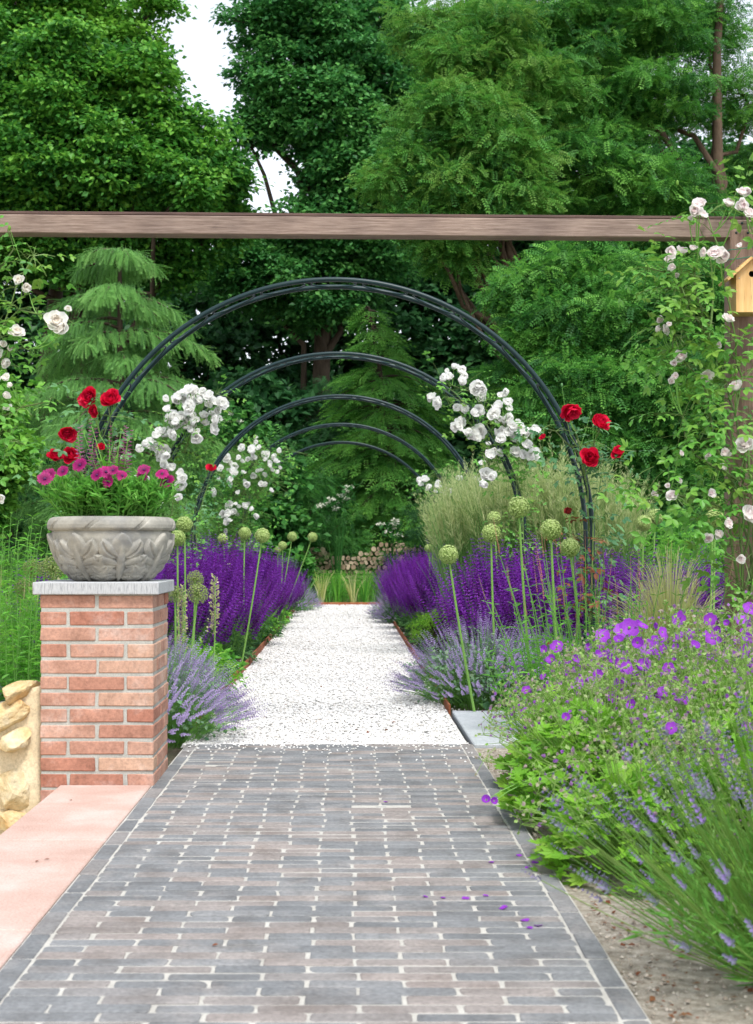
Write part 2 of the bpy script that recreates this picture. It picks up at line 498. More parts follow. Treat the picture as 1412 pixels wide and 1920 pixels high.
# cap: chiselled vertical ribs on its sides
m, n, l, b, out = newmat("chiselled_bluestone")
v = coords(n, l)
wv = n.new("ShaderNodeTexNoise"); wv.inputs["Scale"].default_value = 1.0; wv.inputs["Detail"].default_value = 3
mp2 = n.new("ShaderNodeMapping"); mp2.inputs["Scale"].default_value = (230, 230, 30); l.new(v, mp2.inputs["Vector"]); l.new(mp2.outputs[0], wv.inputs["Vector"])
r = ramp(n, [(.24, .25, .26), (.37, .38, .39), (.43, .44, .45)], [.36, .50, .7]); l.new(wv.outputs["Fac"], r.inputs[0])
ge = n.new("ShaderNodeNewGeometry"); sx = n.new("ShaderNodeSeparateXYZ"); l.new(ge.outputs["Normal"], sx.inputs[0])
c = mixc(n, l, sx.outputs["Z"], r.outputs[0], (.38, .39, .40))
l.new(c, b.inputs["Base Color"]); b.inputs["Roughness"].default_value = .8
bump(n, l, b, wv.outputs["Fac"], .35, .003)
M['capstone'] = m
# urn: weathered cast stone with patches of grey lichen and dark patina
m, n, l, b, out = newmat("weathered_cast_stone")
v = coords(n, l)
r = ramp(n, [(.16, .155, .14), (.27, .258, .222), (.37, .352, .305)], [.32, .5, .68]); l.new(noise(n, l, v, 9, 9, .65), r.inputs[0])
r2 = ramp(n, [(0, 0, 0), (1, 1, 1)], [.50, .64]); l.new(noise(n, l, v, 5.5, 9, .7), r2.inputs[0])
fu = n.new("ShaderNodeMath"); fu.operation = 'MULTIPLY'; fu.inputs[1].default_value = .6; l.new(r2.outputs[0], fu.inputs[0])
c = mixc(n, l, fu.outputs[0], r.outputs[0], (.155, .16, .165))
l.new(c, b.inputs["Base Color"]); b.inputs["Roughness"].default_value = .8
bump(n, l, b, noise(n, l, v, 70, 8, .7), .4, .004)
M['urn'] = m
# corten edging
M['corten'] = rough_mat("rusted_steel", [(.20, .065, .028), (.30, .10, .045), (.36, .16, .08)], 10, .85, .3, .002, 60)
# gravel bed below the loose stones
m, n, l, b, out = newmat("white_gravel_bed")
v = coords(n, l)
vo = n.new("ShaderNodeTexVoronoi"); vo.inputs["Scale"].default_value = 62; l.new(v, vo.inputs["Vector"])
sp = n.new("ShaderNodeSeparateColor"); l.new(vo.outputs["Color"], sp.inputs[0])
r = ramp(n, [(.26, .24, .21), (.48, .46, .43), (.58, .57, .55), (.66, .65, .64)], [.0, .12, .3, .9]); l.new(sp.outputs[0], r.inputs[0])
l.new(r.outputs[0], b.inputs["Base Color"]); b.inputs["Roughness"].default_value = .8
iv = n.new("ShaderNodeMath"); iv.operation = 'SUBTRACT'; iv.inputs[0].default_value = 1; l.new(vo.outputs["Distance"], iv.inputs[1])
bump(n, l, b, iv.outputs[0], .7, .012)
M['gravelbed'] = m
M['pebble'] = rough_mat("white_pebbles", [(.50, .48, .45), (.62, .61, .59), (.70, .69, .68)], 30, .75, .2, .002, 90, .55, [(.24, .22, .19), (.46, .42, .37), (.54, .53, .515), (.60, .60, .59), (.65, .65, .64)])
# ground: soil with moss and litter
m, n, l, b, out = newmat("garden_soil")
v = coords(n, l)
r = ramp(n, [(.055, .04, .028), (.12, .092, .066), (.21, .175, .13)], [.3, .5, .72]); l.new(noise(n, l, v, 16, 10, .7), r.inputs[0])
r2 = ramp(n, [(0, 0, 0), (1, 1, 1)], [.5, .66]); l.new(noise(n, l, v, 1.6, 6), r2.inputs[0])
c = mixc(n, l, r2.outputs[0], r.outputs[0], (.05, .085, .025))
l.new(c, b.inputs["Base Color"]); b.inputs["Roughness"].default_value = .95
bump(n, l, b, noise(n, l, v, 70, 8, .75), .9, .02)
M['ground'] = m
M['grit'] = rough_mat("sandy_grit", [(.24, .205, .16), (.40, .355, .29), (.54, .49, .42)], 40, .95, .9, .012, 120)
M['gritstone'] = rough_mat("grit_stones", [(.22, .18, .14), (.38, .33, .27), (.50, .46, .40)], 40, .9, .3, .002, 90, .6, [(.13, .10, .075), (.30, .25, .20), (.42, .37, .31), (.52, .49, .44)])
M['grasscol'] = leaf_mat("lawn_blades", [(.04, .13, .02), (.08, .21, .03), (.15, .30, .05)], transl=.3)

# ------------------------------------------------------------------ templates (unit length along +Y)
A = np.array
def diamond(w, fold=.08, droop=-.06, mid=.45):
    return (A([[0, 0, 0], [-w / 2, mid, fold], [0, 1, droop], [w / 2, mid, fold]]), [A([[0, 3, 2], [0, 2, 1]])])
T_LEAF = diamond(.75)
T_LANCE = diamond(.26, .04, -.12)
T_NEEDLE = diamond(.12, .02, -.05)
T_QUAD = (A([[0, 0, 0], [-.5, .5, .05], [0, 1, 0], [.5, .5, .05]]), [A([[0, 3, 2, 1]])])
T_OVATE = (A([[0, 0, 0], [0, .33, -.02], [0, .7, -.03], [0, 1, -.10], [-.27, .33, .05], [-.23, .7, .03], [.27, .33, .05], [.23, .7, .03]]),
           [A([[0, 1, 4], [2, 3, 5], [0, 6, 1], [2, 7, 3]]), A([[1, 2, 5, 4], [1, 6, 7, 2]])])
def joined(parts):
    V, f3, f4, r3, r4, k = [], [], [], [], [], 0
    for (T, M3, sc, off, rr) in parts:
        V.append((T[0] * sc) @ M3.T + A(off))
        for f_ in T[1]:
            (f3 if f_.shape[1] == 3 else f4).append(f_ + k); (r3 if f_.shape[1] == 3 else r4).append(np.full(len(f_), rr))
        k += len(T[0])
    F_, R_ = [], []
    if f3: F_.append(np.concatenate(f3)); R_.append(np.concatenate(r3))
    if f4: F_.append(np.concatenate(f4)); R_.append(np.concatenate(r4))
    return (np.concatenate(V), F_, R_)
def Fr(d, n): return frames(A([d], float), A([n], float))[0]
def pinnate(pairs, ll, lw, arch=.25, base=.12, term=True, T=None, ang=62):
    parts = []
    T = T or (A([[0, 0, 0], [-lw / 2 / ll, .5, .06], [0, 1, -.05], [lw / 2 / ll, .5, .06]]), [A([[0, 3, 2, 1]])])
    for i in range(pairs):
        y = base + (1 - base - .08) * i / max(1, pairs - 1) if pairs > 1 else base
        z = -arch * y * y
        for s_ in (-1, 1):
            a_ = math.radians(ang)
            parts.append((T, Fr((s_ * math.sin(a_), math.cos(a_), -.15), (0, .1, 1)), ll, (0, y, z), 0))
    if term: parts.append((T, Fr((0, 1, -.3), (0, .2, 1)), ll, (0, .93, -arch * .86), .05))
    return joined(parts)
T_ROBINIA = pinnate(6, .24, .11, .35)
T_ROSELEAF = pinnate(2, .40, .26, .12, .3, True, T_OVATE, 68)
T_SPRAY = pinnate(5, .30, .075, .30, .08, True, None, 42)      # conifer spray
T_TASSEL = pinnate(7, .22, .05, .10, .05, True, None, 26)
T_FROND = pinnate(7, .26, .08, .4, .1, True, None, 60)
def palmate(nl=7, notch=.62):
    V, f = [[0, 0.15, 0]], []
    ang = np.linspace(-2.5, 2.5, nl * 2 + 1)
    for i, a_ in enumerate(ang):
        r_ = (1.0 - .08 * abs(a_)) if i % 2 else notch
        V.append([math.sin(a_) * r_ * .55, .15 + math.cos(a_) * r_ * .62, (.05 if i % 2 else -.02)])
    for i in range(len(ang) - 1): f.append((0, i + 2, i + 1))
    return (A(V), [A(f)])
T_PALM = palmate()
def spike(nwh, per, fl, taper=.5, base=.15, bend=.12, rng=np.random.default_rng(3), up=.55, col=0):
    """flower spike: whorls of little florets along +Y, bent to +Z"""
    parts = []
    T = (A([[0, 0, 0], [-.32, .55, .05], [0, 1, 0], [.32, .55, .05]]), [A([[0, 3, 2, 1]])])
    for i in range(nwh):
        t = base + (1 - base) * i / (nwh - 1)
        sz = fl * (1 - taper * (t - base) / (1 - base))
        for k in range(per):
            a_ = 6.283 * k / per + i * .7 + rng.uniform(-.2, .2)
            d = (math.cos(a_), up + rng.uniform(-.2, .3), math.sin(a_))
            parts.append((T, Fr(d, (math.cos(a_) * -.3, 1, math.sin(a_) * -.3)), sz * rng.uniform(.8, 1.15), (0, t, bend * t * t), rng.uniform(-.3, .3)))
    return joined(parts)
T_SPIKE = spike(15, 4, .072)
T_CATSP = spike(10, 3, .095, .5, .2, .10)
T_CATSP2 = spike(7, 4, .10, .5, .35, .18)
T_LAVSP = spike(6, 4, .30, .5, .0, .02)
T_PINKSP = spike(13, 5, .075, .5, .1, .03)
T_STRAW = spike(20, 5, .085, .55, .08, .03, up=.9)
T_PLUME = spike(15, 4, .16, .55, .0, .10, up=1.5)

# ------------------------------------------------------------------ foliage makers
def clump_leaves(g, rng, C, rad, per, size, T, mat=0, up=.7, low=.25, shell=.45, tone=.5, spread=.25, jitter=.22, droop=.25, flat=.75):
    """leaves over the upper shells of ellipsoid clumps; C (n,3), rad (n,) or (n,3)"""
    C = np.asarray(C, float); n = len(C)
    rad = np.asarray(rad, float)
    if rad.ndim == 1: rad = np.stack([rad, rad, rad * flat], 1)
    d = rvec(rng, n * per)
    flip = (d[:, 2] < 0) & (rng.uniform(size=n * per) > low)
    d[flip, 2] *= -1
    rr = rng.uniform(shell, 1.0, n * per) ** .6
    cl = np.repeat(C, per, 0); ra = np.repeat(rad, per, 0)
    pos = cl + ra * d * rr[:, None] * (1 + .18 * rng.normal(size=(n * per, 1)))
    nn = nrm(d * .55 + A([0, 0, up]) + rvec(rng, n * per) * .6)
    ld = nrm(d * A([1, 1, .2]) + rvec(rng, n * per) * .7 + A([0, 0, -droop]))
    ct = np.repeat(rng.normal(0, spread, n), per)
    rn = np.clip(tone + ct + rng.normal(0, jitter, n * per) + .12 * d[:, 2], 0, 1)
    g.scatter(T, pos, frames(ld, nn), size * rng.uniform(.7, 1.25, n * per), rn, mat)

def limb(g, a_, b_, r0, r1, rng, wob=.06, n=6, sides=6, mat=0, sag=0):
    a_, b_ = A(a_, float), A(b_, float)
    t = np.linspace(0, 1, n)[:, None]
    L = np.linalg.norm(b_ - a_)
    pts = a_ + (b_ - a_) * t + rng.normal(0, wob * L, (n, 3)) * np.sin(np.pi * t) + A([0, 0, sag]) * (t * (1 - t)) * 4
    g.tube(pts, np.linspace(r0, r1, n), sides, .5, mat)

def broad_tree(name, label, cat, base, lobes, per_clump, dens, crad, lsize, T, lm, bm, seed, trunk_r=.22, top=None, group=None, tone=.5, shell=.45, low=.25, lobe_in=.45, flat=.65, twigs=True, tone_grad=None, spread=.22):
    """lobes: (px, py, rpx, D[, squash]) circles of the photo placed at their own distance"""
    rng = np.random.default_rng(seed)
    root = empty(name, base, label, cat, group)
    gt, gc = G(), G()
    L = []
    for lo in lobes:
        c = P(lo[0], lo[1], lo[3]); r = lo[2] * lo[3] / F
        sq = lo[4] if len(lo) > 4 else .85
        L.append((c, r, sq))
    top = A(top) if top is not None else max((c for c, r, s_ in L), key=lambda c: c[2])
    bs = A(base, float)
    n = 9
    t = np.linspace(0, 1, n)[:, None]
    trunk = bs + (top - bs) * t + rng.normal(0, .1, (n, 3)) * np.sin(np.pi * t)
    trunk[0] = bs
    gt.tube(trunk, np.linspace(trunk_r, trunk_r * .3, n), 10, .5)
    for (c, r, sq) in L:
        k = int(np.clip((c[2] - bs[2]) / max(.1, top[2] - bs[2]) * (n - 1) - 1.5, 0, n - 1))
        limb(gt, trunk[k], c, trunk_r * .38, trunk_r * .12, rng)
        m = max(4, int(dens * (r / crad) ** 2))
        d = rvec(rng, m)
        rr = rng.uniform(lobe_in, 1, m) ** .5
        C = c + d * (rr * (1 + .28 * np.sin(d[:, 0] * 5 + c[0] * 3) * np.sin(d[:, 2] * 6 + c[2])))[:, None] * r * A([1, 1, sq])
        if twigs:
            for q in C[: min(6, m)]: limb(gt, c, q, trunk_r * .10, trunk_r * .03, rng, n=4, sides=4)
        cr = crad * rng.uniform(.65, 1.3, m)
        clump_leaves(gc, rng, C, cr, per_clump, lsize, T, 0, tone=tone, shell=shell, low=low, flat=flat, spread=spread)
    gt.build("trunk", bm, root, smooth=True)
    gc.build("crown", lm, root)
    return root

def shrub(name, label, base, rx, ry, h, nclump, per, crad, lsize, T, lm, seed, cat="shrub", group=None, tone=.5, stemc=None, z0=.15, low=.3, spread=.2):
    rng = np.random.default_rng(seed)
    root = empty(name, base, label, cat, group)
    b_ = A(base, float)
    d = rvec(rng, nclump); d[:, 2] = np.abs(d[:, 2])
    rr = rng.uniform(.4, 1, nclump) ** .5
    C = b_ + A([0, 0, h * z0]) + d * rr[:, None] * A([rx, ry, h * (1 - z0)])
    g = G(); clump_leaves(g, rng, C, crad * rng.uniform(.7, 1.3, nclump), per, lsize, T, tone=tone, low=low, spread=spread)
    gs = G()
    gs.stems(np.repeat(b_[None], nclump, 0) + rng.normal(0, rx * .12, (nclump, 3)) * A([1, 1, 0]), b_ + (C - b_) * A([.5, .5, .7]), C, .012, .004, 4, 4)
    gs.build("branches", stemc or M['bark'], root); g.build("foliage", lm, root)
    return root

def leafy_stalks(name, label, base, rx, ry, h, n, lsize, lm, seed, cat="plant", group=None, lean=.25, per=12, T=None, tone=.5, start=.2, sm=None, tip=None, hvar=.2):
    """upright stalks set with pairs of leaves"""
    rng = np.random.default_rng(seed)
    root = empty(name, base, label, cat, group)
    b_ = A(base, float)
    a_ = rng.uniform(0, 6.283, n); q = np.sqrt(rng.uniform(0, 1, n))
    p0 = b_ + np.stack([np.cos(a_) * q * rx, np.sin(a_) * q * ry, np.zeros(n)], 1)
    hh = h * rng.uniform(1 - hvar, 1.0, n)
    out_ = np.stack([np.cos(a_) * q, np.sin(a_) * q, np.zeros(n)], 1) * lean * hh[:, None] + rng.normal(0, .05, (n, 3)) * A([1, 1, 0]) * h
    p2 = p0 + out_ + np.stack([0 * hh, 0 * hh, hh], 1)
    p1 = p0 + out_ * .3 + np.stack([0 * hh, 0 * hh, hh * .55], 1)
    g = G(); g.stems(p0, p1, p2, .0045, .002, 4, 3, .4)
    g.build("stems", sm or M['stem'], root)
    gl = G()
    t = np.tile(np.linspace(start, 1, per), n)[:, None]
    A0, A1, A2 = (np.repeat(x, per, 0) for x in (p0, p1, p2))
    pos = (1 - t) ** 2 * A0 + 2 * t * (1 - t) * A1 + t * t * A2
    ph = np.repeat(rng.uniform(0, 6.28, n), per) + np.tile(np.arange(per) * 1.571, n)
    for sg in (0, math.pi):
        d = np.stack([np.cos(ph + sg), np.sin(ph + sg), rng.uniform(.1, .75, len(ph))], 1)
        nn = np.stack([-np.cos(ph + sg) * .3, -np.sin(ph + sg) * .3, np.ones(len(ph))], 1) + rvec(rng, len(ph)) * .3
        gl.scatter(T or T_LANCE, pos, frames(d, nn), lsize * rng.uniform(.7, 1.2, len(ph)) * (1.15 - .6 * t[:, 0]), np.clip(tone + .3 * (t[:, 0] - .5) + rng.normal(0, .18, len(ph)), 0, 1))
    gl.build("leaves", lm, root)
    if tip is not None: tip(root, p2, nrm(p2 - p1), rng)
    return root

# ================================================================== THE SETTING
def struct(o): o["kind"] = "structure"; return o
LOW = -0.185                                # the lower terrace left of the coping
# ground: garden soil to the horizon, with the sunken terrace cut out of it in the left foreground
rng = np.random.default_rng(1)
g = G()
def sheet(x0, x1, y0, y1, z, nx=1, ny=1, amp=0):
    xs, ys = np.linspace(x0, x1, nx + 1), np.linspace(y0, y1, ny + 1)
    X, Y = np.meshgrid(xs, ys)
    Z = np.full_like(X, z)
    if amp: Z += amp * (np.sin(X * 3.1 + Y * 1.7) * .5 + np.sin(X * 7.3 - Y * 4.1) * .3)
    V = np.stack([X, Y, Z], -1).reshape(-1, 3)
    i = np.arange(ny)[:, None] * (nx + 1) + np.arange(nx)[None]
    q = np.stack([i, i + 1, i + nx + 2, i + nx + 1], -1).reshape(-1, 4)
    return V, [q]
GZ = -0.03
for (x0, x1, y0, y1) in ((-300, 300, 5.75, 900), (-1.10, 300, -40, 5.75)):
    g.add(*sheet(x0, x1, y0, y1, GZ))
g.add([[-1.10, -40, LOW], [-1.10, 5.75, LOW], [-1.10, 5.75, GZ], [-1.10, -40, GZ]], [A([[0, 1, 2, 3]])])
g.add([[-300, 5.75, LOW], [-1.10, 5.75, LOW], [-1.10, 5.75, GZ], [-300, 5.75, GZ]], [A([[0, 1, 2, 3]])])
o = struct(g.build("ground", M['ground']))
g = G(); g.add(*sheet(-60, -1.10, -40, 5.75, LOW))
struct(g.build("terrace", M['beige']))

# brick path: tumbled clay pavers in half bond between two edging courses, set in pale sand
PX0, PX1, PY0, PY1 = -0.742, 0.578, 0.3, 6.49
g = G()
g.add(*sheet(PX0, PX1, PY0, PY1, 0.0102, 60, 240, .0004), .5, 1)
g.add([[PX0, PY0, GZ - .05], [PX1, PY0, GZ - .05], [PX1, PY1, GZ - .05], [PX0, PY1, GZ - .05], [PX0, PY0, .0105], [PX1, PY0, .0105], [PX1, PY1, .0105], [PX0, PY1, .0105]],
      [A([[0, 1, 5, 4], [1, 2, 6, 5], [2, 3, 7, 6], [3, 0, 4, 7]])], .5, 1)
def paver(x0, x1, y0, y1, z, r_):
    w_, h_ = (x1 - x0) / 2, (y1 - y0) / 2
    cx, cy = (x0 + x1) / 2, (y0 + y1) / 2
    rad = rng.uniform(.003, .011, 4)
    if rng.uniform() < .06: rad[rng.integers(4)] = .024
    pts = []
    for q, (sx, sy) in enumerate(((1, 1), (-1, 1), (-1, -1), (1, -1))):
        rr = min(rad[q], h_ * .9)
        a0 = q * math.pi / 2
        for a_ in (0, math.pi / 4, math.pi / 2):
            pts.append((sx * (w_ - rr) + rr * math.cos(a0 + a_), sy * (h_ - rr) + rr * math.sin(a0 + a_)))
    pts = A(pts) + rng.normal(0, .0011, (12, 2))
    rot = rng.normal(0, .004); c_, s_ = math.cos(rot), math.sin(rot)
    pts = pts @ A([[c_, s_], [-s_, c_]])
    tz = z + rng.normal(0, .0008)
    tilt = rng.normal(0, .006, 2)
    def ring(k, dz):
        p = pts * (1 - k / np.maximum(np.abs(pts).max(0), .01))
        return np.stack([cx + p[:, 0], cy + p[:, 1], tz + dz + p[:, 0] * tilt[0] * .3 + p[:, 1] * tilt[1]], 1)
    V = np.concatenate([ring(.0042, 0), ring(.0014, -.0008), ring(0, -.0024), ring(0, -.016), [[cx, cy, tz + .0003]]])
    t = A([(48, i, (i + 1) % 12) for i in range(12)])
    q = A([(k * 12 + i, (k + 1) * 12 + i, (k + 1) * 12 + (i + 1) % 12, k * 12 + (i + 1) % 12) for k in range(3) for i in range(12)])
    g.add(V, [t, q], r_, 0)
def prnd():
    return float(np.clip((rng.normal(.22, .15) if rng.uniform() < .62 else rng.normal(.78, .13)), 0, 1))
y = PY1 - .003
row = 0
BW = (PX1 - PX0 - .109) / 6
while y > PY0 + .06:
    hgt = .0472 + rng.normal(0, .0012)
    x0, x1 = PX0 + .0545, PX1 - .0545
    off = 0 if row % 2 else -BW / 2
    x = x0 + off + rng.normal(0, .004)
    while x < x1 - .01:
        xa, xb = max(x, x0), min(x + BW, x1)
        if xb - xa > .03: paver(xa + .0026 + abs(rng.normal(0, .0016)), xb - .0026 - abs(rng.normal(0, .0016)), y - hgt, y, .0125, prnd())
        x += BW
    y -= hgt + .0045
    row += 1
for side in (0, 1):
    y = PY1 - .003
    while y > PY0 + .2:
        L_ = .2 + rng.normal(0, .002)
        xa = PX0 + .003 if not side else PX1 - .053
        paver(xa, xa + .050, y - L_ + .006, y, .0125, float(np.clip(rng.normal(.3, .25), 0, 1)))
        y -= L_
struct(g.build("path", [M['paver'], M['sand']]))

# pink sandstone coping along the left of the path
g = G()
for (ya, yb) in ((4.345, 5.352), (3.318, 4.342), (2.31, 3.315), (1.30, 2.307), (.3, 1.297)):
    g.box((-1.092, ya, -.055), (-.7455, yb, .014), rng.uniform(), 0, .004)
struct(g.build("pavement", M['pinkslab']))
g = G(); g.box((-1.085, .3, LOW - .05), (-.748, 5.352, -.055), .5, 0)
struct(g.build("kerb", M['beige']))
g = G(); g.box((.584, 6.50, -.05), (1.08, 7.84, .012), .5, 0, .005)
struct(g.build("stone_slab_pavement", M['bluestone']))
# grit strip right of the brick path
g = G(); g.add(*sheet(PX1 + .002, 2.6, .3, 6.49, -.008, 60, 120, .006))
struct(g.build("grit_ground", M['grit']))
# gravel path with loose white stones and rusted edging
GX0, GX1, GY0, GY1 = -0.77, 0.565, 6.495, 23.0
g = G(); g.add(*sheet(GX0, GX1, GY0, GY1, -.006, 30, 200, .004))
struct(g.build("gravel_path", M['gravelbed']))
oct_v = A([[1, 0, 0], [-1, 0, 0], [0, 1, 0], [0, -1, 0], [0, 0, 1], [0, 0, -1]], float)
e_ = [(0, 2), (2, 1), (1, 3), (3, 0), (0, 4), (2, 4), (1, 4), (3, 4)]
mid = A([nrm(oct_v[i] + oct_v[j]) for i, j in e_])
PV = np.concatenate([oct_v, mid])
PF = A([(4, 10, 11), (4, 11, 12), (4, 12, 13), (4, 13, 10), (10, 0, 6), (10, 6, 11), (6, 2, 11), (11, 2, 7), (11, 7, 12), (7, 1, 12), (12, 1, 8), (12, 8, 13), (8, 3, 13), (13, 3, 9), (13, 9, 10), (9, 0, 10)])
T_PEB = (PV, [PF])
rng = np.random.default_rng(5)
g = G()
n = 46000
u = rng.uniform(0, 1, n)
yy = GY0 + .012 + (GY1 - GY0 - .03) * u ** 1.9
xx = rng.uniform(GX0 + .01, GX1 - .01, n)
sc = (.0048 + .0036 * rng.uniform(0, 1, n))[:, None] * rng.uniform(.7, 1.25, (n, 3)) * A([1.15, 1, .7]) * (1 + (yy[:, None] - 6.5) * .035)
g.scatter(T_PEB, np.stack([xx, yy, .001 + rng.uniform(-.002, .006, n)], 1), frames(np.stack([np.cos(u * 999), np.sin(u * 999), rng.normal(0, .2, n)], 1), A([[0, 0, 1]]) + rng.normal(0, .25, (n, 3))), sc, np.clip(rng.beta(1.9, .85, n), 0, 1))
m_ = 260
xs_ = rng.uniform(PX0 + .02, PX1 - .02, m_); ys_ = PY1 - rng.exponential(.10, m_)
g.scatter(T_PEB, np.stack([xs_, ys_, np.full(m_, .0155)], 1), frames(rvec(rng, m_) * A([1, 1, .1]), A([[0, 0, 1]]) + rng.normal(0, .2, (m_, 3))), rng.uniform(.0025, .0065, (m_, 3)), rng.beta(2.6, .9, m_))
xs_ = np.concatenate([GX0 - rng.exponential(.05, 150), GX1 + .02 + rng.exponential(.05, 150)]); ys_ = 7.9 + rng.uniform(0, 1, 300) ** 1.5 * 14
g.scatter(T_PEB, np.stack([xs_, ys_, np.full(300, GZ + .006)], 1), frames(rvec(rng, 300) * A([1, 1, .1]), A([[0, 0, 1]]) + rng.normal(0, .2, (300, 3))), rng.uniform(.005, .010, (300, 3)), rng.beta(2.6, .9, 300))
o = g.build("gravel", M['pebble'], smooth=True); o["kind"] = "stuff"
tag(o, "loose white stones covering the straight garden path", "gravel")
g = G()
n = 5200
yy = .6 + 5.8 * rng.uniform(0, 1, n); xx = PX1 + .015 + rng.exponential(.22, n)
k = xx < 2.0
g.scatter(T_PEB, np.stack([xx, yy, -.006 + rng.uniform(-.002, .004, n)], 1)[k], frames(rvec(rng, n) * A([1, 1, .2]), A([[0, 0, 1]]) + rng.normal(0, .3, (n, 3)))[k], ((.002 + .0042 * rng.uniform(0, 1, n) ** 4)[:, None] * rng.uniform(.7, 1.3, (n, 3)))[k], rng.uniform(0, 1, n)[k])
o = g.build("grit_stones", M['gritstone'], smooth=True); o["kind"] = "stuff"
tag(o, "small sandy stones and grit beside the brick path", "grit")
g = G()
n = 900
yy = .8 + 5.6 * rng.uniform(0, 1, n); xx = PX1 + .03 + rng.exponential(.25, n)
g.scatter(T_LEAF, np.stack([xx, yy, .0 * xx + .001], 1), frames(rvec(rng, n) * A([1, 1, .15]), A([[0, 0, 1]]) + rng.normal(0, .35, (n, 3))), rng.uniform(.006, .02, n), rng.uniform(0, 1, n))
n = 70; yy = 6.6 + 14 * rng.uniform(0, 1, n) ** 1.6; xx = rng.uniform(GX0 + .03, GX1 - .03, n)
g.scatter(T_LEAF, np.stack([xx, yy, np.full(n, .009)], 1), frames(rvec(rng, n) * A([1, 1, .15]), A([[0, 0, 1]]) + rng.normal(0, .35, (n, 3))), rng.uniform(.012, .028, n), rng.uniform(0, 1, n))
o = g.build("leaf_litter", M['rusty'], smooth=False); o["kind"] = "stuff"
tag(o, "dry brown leaf litter under the plants and scattered on the path", "litter")
g = G()
g.box((GX0 - .012, 7.0, -.06), (GX0, GY1 + .012, .055), .5, 0, .002)
g.box((GX1, 7.845, -.06), (GX1 + .012, GY1 + .012, .045), .5, 0, .002)
g.box((GX0 + .001, GY1, -.06), (GX1 - .001, GY1 + .012, .045), .5, 0, .002)
struct(g.build("kerb_edging", M['corten']))

# ================================================================== BRICK PILLAR, URN, RUBBLE WALL
PL, PW, PFY = -1.168, .432, 5.355
root = empty("brick_pillar", (PL + PW / 2, PFY + PW / 2, LOW), "square red brick pillar with a grey stone cap at the left of the path", "pillar")
rng = np.random.default_rng(11)
g = G()
g.box((PL + .004, PFY + .004, LOW - .05), (PL + PW - .004, PFY + PW - .004, .738), .5, 1)
z = .735; k = 0
while z > LOW - .02:
    z0 = z - .0505
    def br(xa, xb, ya, yb):
        j = rng.normal(0, .0011, 4)
        g.box((PL + xa + j[0], PFY + ya + j[1], z0 + j[2]), (PL + xb + j[3], PFY + yb, z + j[2] * .4), float(np.clip(rng.normal(.46, .24), 0, 1)), 0, .0035, .0008, rng)
    a_, b_, J = .101, .4315, .0115
    s1 = (0, (b_ - J) / 2); s2 = ((b_ + J) / 2, b_)
    md = (a_ + J, b_ - a_ - J)
    if k % 2 == 0:                      # two stretchers front and back, one stretcher between on the sides
        for ys in ((0, a_), (b_ - a_, b_)):
            br(*s1, *ys); br(*s2, *ys)
        for xs in ((0, a_), (b_ - a_, b_)): br(*xs, *md)
    else:
        for xs in ((0, a_), (b_ - a_, b_)):
            br(*xs, *s1); br(*xs, *s2)
        for ys in ((0, a_), (b_ - a_, b_)): br(*md, *ys)
    z -= .0618; k += 1
g.build("brickwork", [M['brick'], M['mortar']], root)
g = G(); g.box((-1.192, 5.332, .7385), (-.714, 5.81, .7855), .5, 0, .003)
g.build("capstone", M['capstone'], root)

UX, UY, UZ = -.932, 5.575, .786
root = empty("stone_urn", (UX, UY, UZ), "round weathered stone planter carved with acanthus leaves on the brick pillar", "planter")
prof = [(.0, .0), (.105, .0), (.125, .006), (.155, .022), (.186, .052), (.210, .088), (.226, .128), (.2345, .165), (.2355, .188), (.231, .193), (.233, .197), (.243, .198),
        (.250, .206), (.2515, .220), (.248, .235), (.240, .245), (.228, .250), (.214, .251), (.205, .246), (.200, .225), (.19, .20)]
pr = A(prof)
sl = np.concatenate([[0], np.cumsum(np.linalg.norm(np.diff(pr, axis=0), axis=1))])
NT, NP = 640, 190
tt = np.linspace(0, sl[-1], NP)
R_ = np.interp(tt, sl, pr[:, 0]); Z_ = np.interp(tt, sl, pr[:, 1])
th = np.linspace(0, 2 * np.pi, NT, endpoint=False)
TH, TI = np.meshgrid(th, np.arange(NP))
Rg, Zg = R_[TI], Z_[TI]
s_lo, s_hi = sl[2], sl[8]
tq = (tt[TI] - s_lo) / (s_hi - s_lo)                 # 0 at the foot, 1 at the neck of the carved bowl
H = np.zeros_like(Rg)
per = 2 * np.pi / 8
LOBES = [(.02, .0, 0, .98, .030), (.60, .0, 0, .40, .075), (.56, .012, 30, .40, .058), (.40, .010, 52, .42, .062), (.24, .008, 58, .42, .058), (.10, .006, 62, .36, .050)]
for j in range(8):
    th0 = math.radians(-26 - 90) + j * per
    dth = (TH - th0 + np.pi) % (2 * np.pi) - np.pi
    sx_ = dth * np.maximum(Rg, .12) * .92
    sy_ = tq * .235
    for (t0, x0, an, ln, wd) in LOBES:
        for sg in ((1,) if an == 0 else (1, -1)):
            a_ = math.radians(an) * sg
            ux, uy = math.sin(a_), math.cos(a_)
            dx, dy = sx_ - x0 * sg, sy_ - t0 * .235
            L_ = ln * .235
            u = (dx * ux + dy * uy) / L_
            vv = (dx * uy - dy * ux)
            vv = vv - sg * .018 * np.sin(np.clip(u, 0, 1) * 2.6) * (an != 0)
            wu = wd * .5 * np.clip(np.sin(np.pi * np.clip(u, 0.001, .999) ** .85), 0, 1) ** .8 + 1e-4
            q = np.abs(vv) / wu
            inside = (u > 0) & (u < 1) & (q < 1)
            hh = .0170 * np.sqrt(np.clip(1 - q ** 2, 0, 1)) ** .45 * (.55 + .6 * np.clip(u, 0, 1))
            hh = hh - .006 * np.exp(-(vv / .0035) ** 2) * (an != 0)
            if ln > .9: hh = .0155 * np.sqrt(np.clip(1 - q ** 2, 0, 1))
            H = np.where(inside, np.maximum(H, hh), H)
